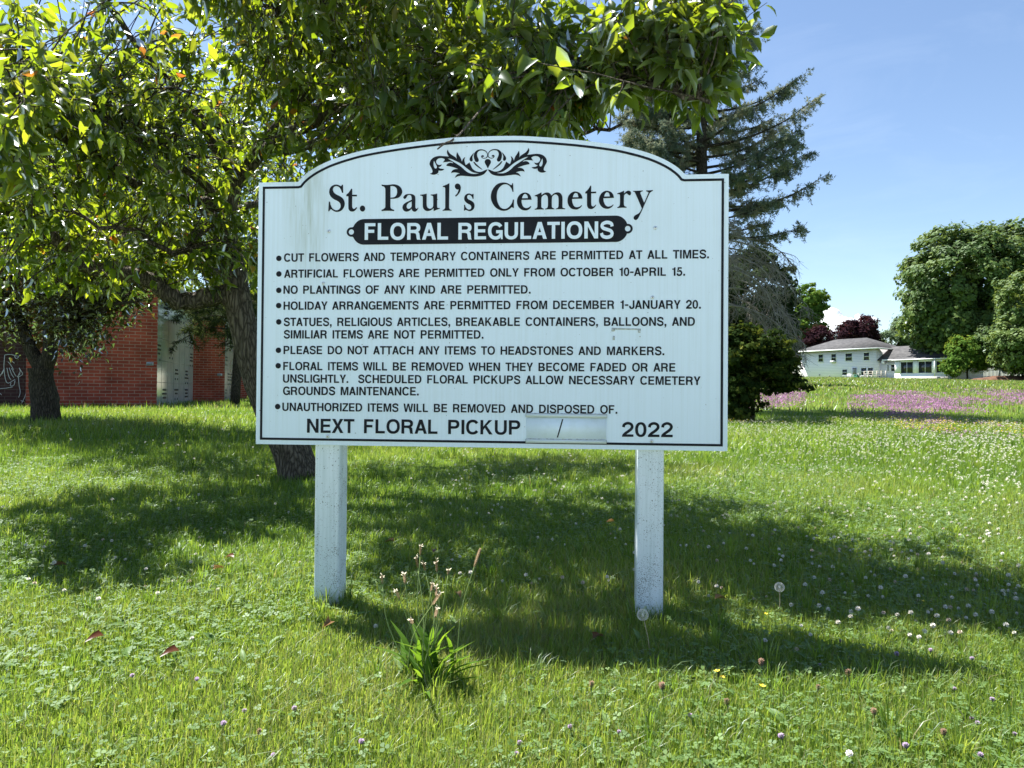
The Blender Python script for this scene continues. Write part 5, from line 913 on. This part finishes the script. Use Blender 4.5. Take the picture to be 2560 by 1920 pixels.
# tufts of longer grass, some round the foot of each post
def tufts(cx, cy, k, h, wd, spread):
    n = len(cx)*k; ci = np.repeat(np.arange(len(cx)), k); a = rng.uniform(0, 6.283, n); rr = np.abs(rng.normal(0, spread, n)); x = cx[ci]+np.cos(a)*rr; y = cy[ci]+np.sin(a)*rr; P0 = np.stack([x, y, ground(x, y)-.004], 1)
    H = (h*rng.uniform(.5, 1.25, n)*np.repeat(rng.uniform(.7, 1.2, len(cx)), k))[:, None]; dr = np.stack([np.cos(a), np.sin(a), 0*a], 1); sd = np.stack([-np.sin(a), np.cos(a), 0*a], 1); le = np.abs(rng.normal(.35, .28, n)).clip(0, .95)[:, None]; Wd = (wd*rng.uniform(.7, 1.3, n))[:, None]; up = np.array([0, 0, 1.])
    t0 = np.clip(np.repeat(rng.uniform(.05, .75, len(cx)), k)+rng.normal(0, .1, n), 0, .93); z = rng.random(n); t0[z < .02] = 1
    V = np.stack([P0-sd*Wd*.5, P0+sd*Wd*.5, P0+up*H*.42+dr*H*le*.16+sd*Wd*.45, P0+up*H*.42+dr*H*le*.16-sd*Wd*.45, P0+up*H*(.78-.1*le)+dr*H*le*.5+sd*Wd*.3, P0+up*H*(.78-.1*le)+dr*H*le*.5-sd*Wd*.3, P0+up*H*(1-.28*le)+dr*H*le], 1); mb.many(V, [0,1,2,3,3,2,4,5,5,4,6], [4,4,3], t0)
x, y = wedge(900, 1.4, 6.5, -.9, .9); k_ = hnoise(x*1.2+2, y*1.1+1)+rng.normal(0, .3, len(x)) > -.05; tufts(x[k_], y[k_], 34, .085, .0036, .03)
x, y = wedge(700, 6, 14, -.85, .85); tufts(x, y, 26, .11, .006, .05)
pc = np.array([SO+s_d*q+s_n*.06 for q in (.288, .288, .288, .288, 1.548, 1.548, 1.548, 1.548)])+np.array([(-.06,-.07,0),(.06,-.07,0),(.01,-.085,0),(.08,.0,0)]*2); tufts(pc[:, 0], pc[:, 1], 26, .10, .0034, .022)
tag(mb.obj('grass', grass_m), kind='stuff')
# leafy ground cover: clover leaves and small weeds
cov_m = leafmat('clover_leaf', [(0, (.07, .13, .035)), (.6, (.12, .20, .06)), (1, (.20, .29, .11))], [(0, (.16, .28, .02)), (1, (.36, .48, .08))], trans=.38, gloss=.018, rough=.45)
mb = MB(); nC = 95000; x, y = wedge(nC, 1.35, 7.5, -.95, .95)
k_ = (hnoise(x*1.1+1, y*1.3)+.45*hnoise(x*3, y*3) + .35*(x < -.3)*(y < 3.8) + .25*(y < 2.3) + .2*(x > 1) + rng.normal(0, .22, nC)) > .12
x, y = x[k_], y[k_]; n = len(x); P0 = np.stack([x, y, ground(x, y)+rng.uniform(.014, .045, n)], 1); az = rng.uniform(0, 6.283, n); tn = np.clip(rng.normal(.5, .2, n), 0, 1); tilt = rng.normal(0, .25, (n, 2)); sz = rng.uniform(.0045, .0115, n)
for k in range(3):
    a = az+k*2.094; dx = np.cos(a); dy = np.sin(a); ring = []
    for (f, s_) in [(.08, 0), (.55, -.5), (1.0, -.42), (1.12, 0), (1.0, .42), (.55, .5)]:
        ox = (dx*f-dy*s_)*sz; oy = (dy*f+dx*s_)*sz; ring.append(np.stack([P0[:, 0]+ox, P0[:, 1]+oy, P0[:, 2]+ox*tilt[:, 0]+oy*tilt[:, 1]+.25*np.abs(s_)*sz], 1))
    mb.many(np.stack(ring, 1), [0,1,2,3,4,5], [6], tn)
tag(mb.obj('clover_leaves', cov_m), kind='stuff')
# broad weed leaves (dandelion, plantain) lying among the grass: stuff too
mb = MB(); nW = 900; x, y = wedge(nW, 1.4, 5, -.95, .95); P0 = np.stack([x, y, ground(x, y)+rng.uniform(.0, .02, nW)], 1)
for k in range(3):
    a = rng.uniform(0, 6.283, nW); D = np.stack([np.cos(a), np.sin(a), rng.uniform(.3, 1.0, nW)], 1); ln = rng.uniform(.03, .07, nW); mb.many(leaf_verts(P0, D, np.tile([0, 0, 1.], (nW, 1))+rng.normal(0, .2, (nW, 3)), ln, ln*rng.uniform(.22, .42, nW), .2, .35), LEAF_L, LEAF_C, np.clip(rng.normal(.5, .25, nW), 0, 1))
tag(mb.obj('weed_leaves', cov_m), kind='stuff')
# ---------------------------------------------------------------- white clover flowers
petal = noisy('clover_petal', (.55, .50, .44), (.74, .73, .66), scale=140, rough=.8); stemm = mat('flower_stem', (.07, .12, .03), .7)
pink = noisy('old_clover_petal', (.42, .30, .22), (.66, .56, .48), scale=140, rough=.8)
def head_verts(k=22, r=.0095):
    """a ball of small upright petals"""
    V, Fc = [], []
    for i in range(k):
        ph = math.acos(1-1.55*(i+.5)/k); th = i*2.399; d = np.array([math.sin(ph)*math.cos(th), math.sin(ph)*math.sin(th), math.cos(ph)]); s_ = unit(np.cross(d, [0.1, .2, 1])); u_ = np.cross(d, s_)
        b0_ = d*r*.35; V += [b0_-s_*r*.14, b0_+s_*r*.14, d*r*1.0+s_*r*.26+u_*r*.1, d*r*1.18, d*r*1.0-s_*r*.26+u_*r*.1]; m = len(V)-5; Fc.append((m, m+1, m+2, m+3, m+4))
    return np.array(V), Fc
def flower_meshes(h, m_head, k, r, name):
    V, Fc = head_verts(k, r); a = MB(); a.add(V+[0, 0, h], Fc); me = a.mesh('head'); me.materials.append(m_head)
    c = MB(); c.tube([(0, 0, 0), (.003, .002, h*.5), (0, 0, h)], .0011, 5); ms = c.mesh('stem'); ms.materials.append(stemm); return me, ms
def clover_density(x, y):
    u = x/np.maximum(y, .5); d = .05+1.0*np.clip((u-.12)/.25, 0, 1)*(y > 2.2)+.35*(np.abs(u-.1) < .2)*(y > 3)+.4*((u < -.35) & (y > 2.6) & (y < 3.9)); return d*np.where(y < 2.4, .35, 1)
n0 = 70000; x, y = wedge(n0, 1.5, 16, -.80, .80, .2); pk = clover_density(x, y)*(.55+.9*np.clip(hnoise(x*1.3, y*1.1+4)+.35, 0, 1)); k_ = rng.random(n0) < pk*.17; x, y = x[k_], y[k_]
u, v, dd = pr(np.stack([x, y, ground(x, y)+.06], 1)); vis = (u > 5) & (u < 2205) & (v < 1650); x, y = x[vis], y[vis]; o_ = np.argsort(y); x, y = x[o_], y[o_]
NEAR = 270
protos = [flower_meshes(.06, petal, 26, .0082, 'a'), flower_meshes(.05, pink, 24, .0080, 'b'), flower_meshes(.075, petal, 28, .0088, 'c')]
def single(name, meshes, x, y, label, cat, group, rz, s_, part_names=('head', 'stem')):
    r = empty(name, (x, y, float(ground(x, y)))); r.rotation_euler = (rng.normal(0, .12), rng.normal(0, .12), rz); r.scale = (s_,)*3; tag(r, label, cat, group)
    for me, pn in zip(meshes, part_names): o = bpy.data.objects.new(pn, me); COL.objects.link(o); o.parent = r
    return r
for i in range(min(NEAR, len(x))):
    single('clover_flower', protos[rng.choice(3, p=[.5, .2, .3])], x[i], y[i], 'small round white clover flower standing in the grass', 'flower', 'white clover flowers in the lawn', rng.uniform(0, 6.28), rng.uniform(.6, 1.05))
mb = MB(); V, Fc = head_verts(12, .009); cnt = [len(f) for f in Fc]; lp = np.concatenate([np.asarray(f) for f in Fc]); xs, ys = x[NEAR:], y[NEAR:]; n = len(xs)
base = np.stack([xs, ys, ground(xs, ys)+rng.uniform(.06, .095, n)], 1); sc_ = rng.uniform(.8, 1.3, n)*np.clip(ys/7, 1, 1.35); mb.many(base[:, None, :]+V[None]*sc_[:, None, None], lp, cnt, rng.random(n)); tag(mb.obj('distant_clover_flowers', petal), kind='stuff')
# purple self-heal, buttercups
selfm = noisy('selfheal_purple', (.12, .07, .11), (.44, .33, .52), scale=420, rough=.8); brown_h = noisy('seed_head_brown', (.12, .07, .045), (.25, .15, .10), scale=160, rough=.9); yel = mat('buttercup_yellow', (.75, .52, .02), .5)
def spike(h, m_head, r, ln_, k=30, name='head', mi2=None):
    V, Fc = [], []
    for i in range(k):
        f = i/k; th = i*2.399; d = np.array([math.cos(th), math.sin(th), .35]); s_ = unit(np.cross(d, [0, 0, 1.])); rr = r*(1-.45*abs(2*f-1)**2); b0_ = np.array([0, 0, h+f*ln_])+d*rr*.3
        V += [b0_-s_*r*.3, b0_+s_*r*.3, b0_+d*rr*.9+s_*r*.22, b0_+d*rr*.9-s_*r*.22]; m = len(V)-4; Fc.append((m, m+1, m+2, m+3))
    a = MB(); a.add(np.array(V), Fc); me = a.mesh(name); me.materials.append(m_head); c = MB(); c.tube([(0, 0, 0), (.003, 0, h*.5), (0, 0, h+ln_*.9)], .0012, 5); ms = c.mesh('stem'); ms.materials.append(stemm); return me, ms
sh = spike(.055, selfm, .0085, .016); bh = spike(.06, brown_h, .007, .018)
for u_, v_ in [(295,1490),(432,1490),(533,1565),(650,1560),(930,1440),(1125,1635),(1240,1592),(1775,1447),(1812,1395),(1940,1432),(2010,1420),(2065,1500),(2095,1560),(2110,1575),(2100,1440),(1490,1565),(1545,1420),(1975,1350),(1965,1640),(2120,1650),(605,1650),(480,1600),(1340,1600),(1700,1620),(780,1630),(1115,1650),(2190,1600),(2150,1530)]:
    y_ = .85*1535/max(v_-846, 50); single('selfheal_flower', sh, (u_-1106)/1535*y_, y_, 'low purple self-heal flower in the foreground grass', 'flower', 'purple self-heal flowers in the foreground', rng.uniform(0, 6), rng.uniform(.5, .8))
for u_, v_ in [(1770,1520),(1838,1505),(1650,1470),(560,1625),(1580,1560),(1900,1580),(1440,1530),(2040,1620),(1280,1520)]:
    y_ = .85*1535/(v_-846); single('dry_flower_head', bh, (u_-1106)/1535*y_, y_, 'brown dried flower head in the foreground grass', 'flower', 'brown dried flower heads in the foreground', rng.uniform(0, 6), rng.uniform(.8, 1.2))
def cup():
    a = MB()
    for k in range(5): t_ = k*1.2566; d = np.array([math.cos(t_), math.sin(t_), .5]); s_ = np.array([-math.sin(t_), math.cos(t_), 0]); a.add([(0,0,.09), tuple(d*.008+s_*.005+[0,0,.09]), tuple(d*.0125+[0,0,.09]), tuple(d*.008-s_*.005+[0,0,.09])], [(0,1,2,3)])
    me = a.mesh('petals'); me.materials.append(yel); c = MB(); c.tube([(0,0,0),(.002,0,.05),(0,0,.09)], .001, 5); ms = c.mesh('stem'); ms.materials.append(stemm); return me, ms
cu_ = cup()
for u_, v_ in [(1653,1345),(1561,1492),(1645,1520),(1990,1320),(1553,1492)]:
    y_ = .85*1535/(v_-846); single('buttercup', cu_, (u_-1106)/1535*y_, y_, 'small yellow buttercup in the grass right of the board', 'flower', 'yellow buttercups in the lawn', rng.uniform(0, 6), rng.uniform(.55, .8), ('petals', 'stem'))
# dandelion clocks
white_f = mat('seed_fluff', (.72, .70, .66), .9)
def clock(h):
    a = MB(); a.tube([(0,0,h-.004),(0,0,h+.004)], .004, 6)
    for i in range(110):
        ph = math.acos(1-1.9*(i+.5)/110); th = i*2.399; d = np.array([math.sin(ph)*math.cos(th), math.sin(ph)*math.sin(th), math.cos(ph)]); s_ = unit(np.cross(d, [.1,.3,1])); q_ = np.cross(d, s_); c0 = np.array([0,0,h]); e = c0+d*.017
        a.add([c0+d*.003-s_*.0003, c0+d*.003+s_*.0003, e], [(0,1,2)])
        for t_ in np.linspace(0, 3.1416, 4, endpoint=False): w_ = s_*math.cos(t_)+q_*math.sin(t_); a.add([e-w_*.005+d*.002, e+d*-.0004, e+w_*.005+d*.002, e+d*.0006], [(0,1,2,3)])
    me = a.mesh('seed_head'); me.materials.append(white_f); c = MB(); c.tube([(0,0,0),(.004,0,h*.5),(0,0,h)], .0017, 6); ms = c.mesh('stem'); ms.materials.append(mat('pale_stem', (.30, .26, .14), .7)); return me, ms
for u_, v_, h, lab in [(1410, 1415, .145, 'white dandelion clock in front of the right post'), (1684, 1325, .12, 'pale dandelion clock in the shade right of the board')]:
    y_ = .85*1535/(v_-846); single('dandelion_clock', clock(h), (u_-1106)/1535*y_, y_, lab, 'flower', None, 0, 1.0, ('seed_head', 'stem'))
# ---------------------------------------------------------------- plantain clump and timothy stalk in front of the board
pb = wp(925, 1490, 2.08); pb[2] = float(ground(pb[0], pb[1])); prt = empty('plantain_plant', pb); tag(prt, 'ribwort plantain clump with long leaves and tall tan seed heads, before the left post', 'plant')
strap = leafmat('strap_leaf', [(0, (.045, .10, .018)), (1, (.10, .18, .03))], [(0, (.14, .28, .015)), (1, (.30, .45, .03))], trans=.45, gloss=0)
for k in range(46):
    a = rng.uniform(0, 6.283); ln = rng.uniform(.10, .23); el = rng.uniform(.55, 1.45); q0 = pb+rng.normal(0, .032, 3)*[1,1,0]; d = np.array([math.cos(a)*math.cos(el), math.sin(a)*math.cos(el), math.sin(el)]); q = lerp_path([q0, q0+d*ln*.55, q0+d*ln+np.array([math.cos(a), math.sin(a), -.6])*ln*.22], 7); s_ = np.array([-math.sin(a), math.cos(a), 0])
    w_ = np.array([.25, .6, .95, 1, .85, .5, .03])*rng.uniform(.006, .0115)*.9; V = np.concatenate([q-s_*w_[:, None], q-np.array([0,0,1.])*w_[:, None]*.4, q+s_*w_[:, None]]); mb = MB(); mb.add(V, [(i, i+7, i+8, i+1) for i in range(6)]+[(i+7, i+14, i+15, i+8) for i in range(6)], rng.random()); child(mb, 'leaf', strap, prt, True)
straw = noisy('straw_seed_head', (.24, .16, .085), (.42, .31, .19), scale=150, rough=.9); stamen = mat('cream_stamens', (.50, .46, .34), .8); gstem = mat('green_stalk', (.20, .27, .09), .7, .1)
def stalk(u, v, D, hl, rt_, parent, name='stalk', base=None, curve=.02, fluffy=True):
    top = wp(u, v, D); b_ = base if base is not None else pb+rng.normal(0, .022, 3)*[1,1,0]; mid_ = (b_+top)/2+np.array([rng.normal(0, curve), 0, .02]); mb = MB(); q = lerp_path([b_, mid_, top], 9); mb.tube(q, np.linspace(.0020, .0013, 9), 5); st_ = child(mb, name, gstem, parent, True)
    ax_ = unit(q[-1]-q[-3]); mb = MB(); k = int(120*hl/.04); s0_ = unit(np.cross(ax_, [0.3, 1, .1])); s1_ = np.cross(ax_, s0_)
    for i in range(k):
        f = i/k; th = i*2.399; d = s0_*math.cos(th)+s1_*math.sin(th)+ax_*.45; r_ = rt_*(1-.5*abs(2*f-1)**3); c0 = top-ax_*hl*.2+ax_*hl*f+d*r_*.35; t_ = unit(np.cross(d, ax_)); mb.add([c0-t_*rt_*.32, c0+t_*rt_*.32, c0+d*r_*.75+t_*rt_*.15, c0+d*r_*.75-t_*rt_*.15], [(0,1,2,3)])
    hd = child(mb, 'seed_head', straw, st_)
    if fluffy:
        mb = MB()
        for i in range(9): d = unit(s0_*math.cos(i*2.399)+s1_*math.sin(i*2.399)+ax_*rng.uniform(-.2, 1.2)); c0 = top+ax_*hl*rng.uniform(.5, .95); e = c0+d*rng.uniform(.005, .010); t_ = unit(np.cross(d, ax_+.01)); mb.add([c0-t_*.0004, c0+t_*.0004, e+t_*.0016, e+ax_*.0022, e-t_*.0016], [(0,1,2,3,4)])
        child(mb, 'stamens', stamen, st_)
for u_, v_, D_, hl in [(908,1197,2.16,.03),(902,1222,2.2,.036),(918,1230,2.22,.026),(944,1232,2.14,.036),(968,1240,2.12,.016),(826,1258,2.16,.026),(875,1258,2.1,.032),(862,1292,2.12,.028),(932,1275,2.05,.026),(943,1285,2.05,.032),(936,1303,2.02,.046),(941,1330,2.0,.034),(891,1346,2.0,.02)]: stalk(u_, v_, D_, hl*.95, .0046, prt)
tb = wp(986, 1440, 2.16); tb[2] = float(ground(tb[0], tb[1])); trt = empty('timothy_grass', tb); tag(trt, 'single tall timothy grass stalk with tan head leaning right of the plantain', 'plant'); stalk(1027, 1217, 2.16, .060, .0052, trt, base=tb, fluffy=False)
# ---------------------------------------------------------------- fallen leaves
dry = leafmat('dry_leaf', [(0, (.10, .035, .018)), (.5, (.17, .08, .03)), (1, (.26, .17, .07))], [(0, (.18, .06, .02)), (1, (.32, .2, .05))], trans=.3, gloss=.02)
for i, (u_, v_, lab) in enumerate([(232,1388,'orange fallen leaf in the sunny grass at left'),(395,1418,'dark brown curled fallen leaf in the grass at left'),(720,1350,'tan fallen leaf below the left post'),(1285,1380,'reddish fallen leaf in the shade left of the right post'),(935,1196,'rust fallen leaf in the shade behind the plantain'),(855,1180,'yellow fallen leaf in the shade right of the left post'),(1547,1292,'tan fallen leaf in the shade right of the right post'),(510,1215,'small brown fallen leaf at the edge of the shade'),(988,1285,'pale brown leaf beside the timothy stalk'),(465,1240,'dark red fallen leaf in the grass left of the left post'),(1330,1135,'orange fallen leaf far back in the shade between the posts'),(120,1235,'pale fallen leaf in the clover at the left edge')]):
    y_ = .82*1535/(v_-846); x_ = (u_-1106)/1535*y_; p = np.array([[0, 0, .0]]); mb = MB(); a = rng.uniform(0, 6.28); mb.many(leaf_verts(p, np.array([[math.cos(a), math.sin(a), .2]]), np.array([[rng.normal(0, .4), rng.normal(0, .4), 1.]]), np.array([.055]), np.array([.032]), .5, .4), LEAF_L, LEAF_C, np.array([rng.random()]))
    o = mb.obj('fallen_leaf', dry, None, True); o.location = (x_, y_, float(ground(x_, y_))+.05); tag(o, lab, 'leaf', 'fallen leaves on the lawn')
# ---------------------------------------------------------------- flowering patches on the rise
thy = leafmat('meadow_purple', [(0, (.21, .10, .18)), (1, (.36, .20, .32))], [(0, (.2, .1, .2)), (1, (.35, .2, .33))], trans=.3, gloss=0); yl = leafmat('meadow_yellow', [(0, (.45, .36, .03)), (1, (.62, .50, .04))], [(0, (.5, .4, .03)), (1, (.7, .6, .05))], trans=.3, gloss=0)
def meadow(name, m, n, vb, ub, size, thr, hh):
    D = 1/rng.uniform(1/46, 1/11, n*3); t_ = rng.uniform(.28, .95, n*3); x = t_*D; y = D; P0 = np.stack([x, y, ground(x, y)+hh*rng.uniform(.6, 1.2, n*3)], 1); u, v, _ = pr(P0); f = hnoise(x*.55+5, y*.35)+.5*hnoise(x*1.6, y*.9)+.3*hnoise(x*3.3, y*2.0)+rng.normal(0, .42, n*3)
    k_ = (f > thr(u, v)); P0 = P0[k_][:n]; n = len(P0); a = rng.uniform(0, 6.283, n); s_ = size*rng.uniform(.6, 1.4, n)*np.clip(P0[:, 1]/22, .6, 1.6); dx = np.stack([np.cos(a), np.sin(a), rng.normal(0, .5, n)], 1)*s_[:, None]; dy = np.stack([-np.sin(a), np.cos(a), rng.normal(0, .5, n)], 1)*s_[:, None]; mb = MB(); mb.many(np.stack([P0-dx, P0-dy*.8, P0+dx, P0+dy*.8], 1), [0,1,2,3], [4], rng.random(n)); tag(mb.obj(name, m), kind='stuff'); print(name, n)
def thr_p(u, v):
    c = np.interp(u, [1600, 1700, 1850, 2000, 2212, 2600], [852, 856, 872, 868, 860, 858]); hw = np.interp(u, [1600, 1700, 1760, 1850, 2000, 2212, 2600], [11, 9, 7, 15, 22, 33, 36]); return .16+np.maximum(0, np.abs(v-c)/hw-.3)*.40+np.where((u > 1740) & (u < 1830), .7, 0)
def thr_y(u, v):
    c = np.interp(u, [1700, 1900, 2212], [915, 912, 922]); return .28+np.maximum(0, np.abs(v-c)/13-.6)*1.2+np.where(u < 1840, .35, 0)
meadow('purple_flowers', thy, 70000, None, None, .024, thr_p, .07); meadow('yellow_flowers', yl, 12000, None, None, .015, thr_y, .12)
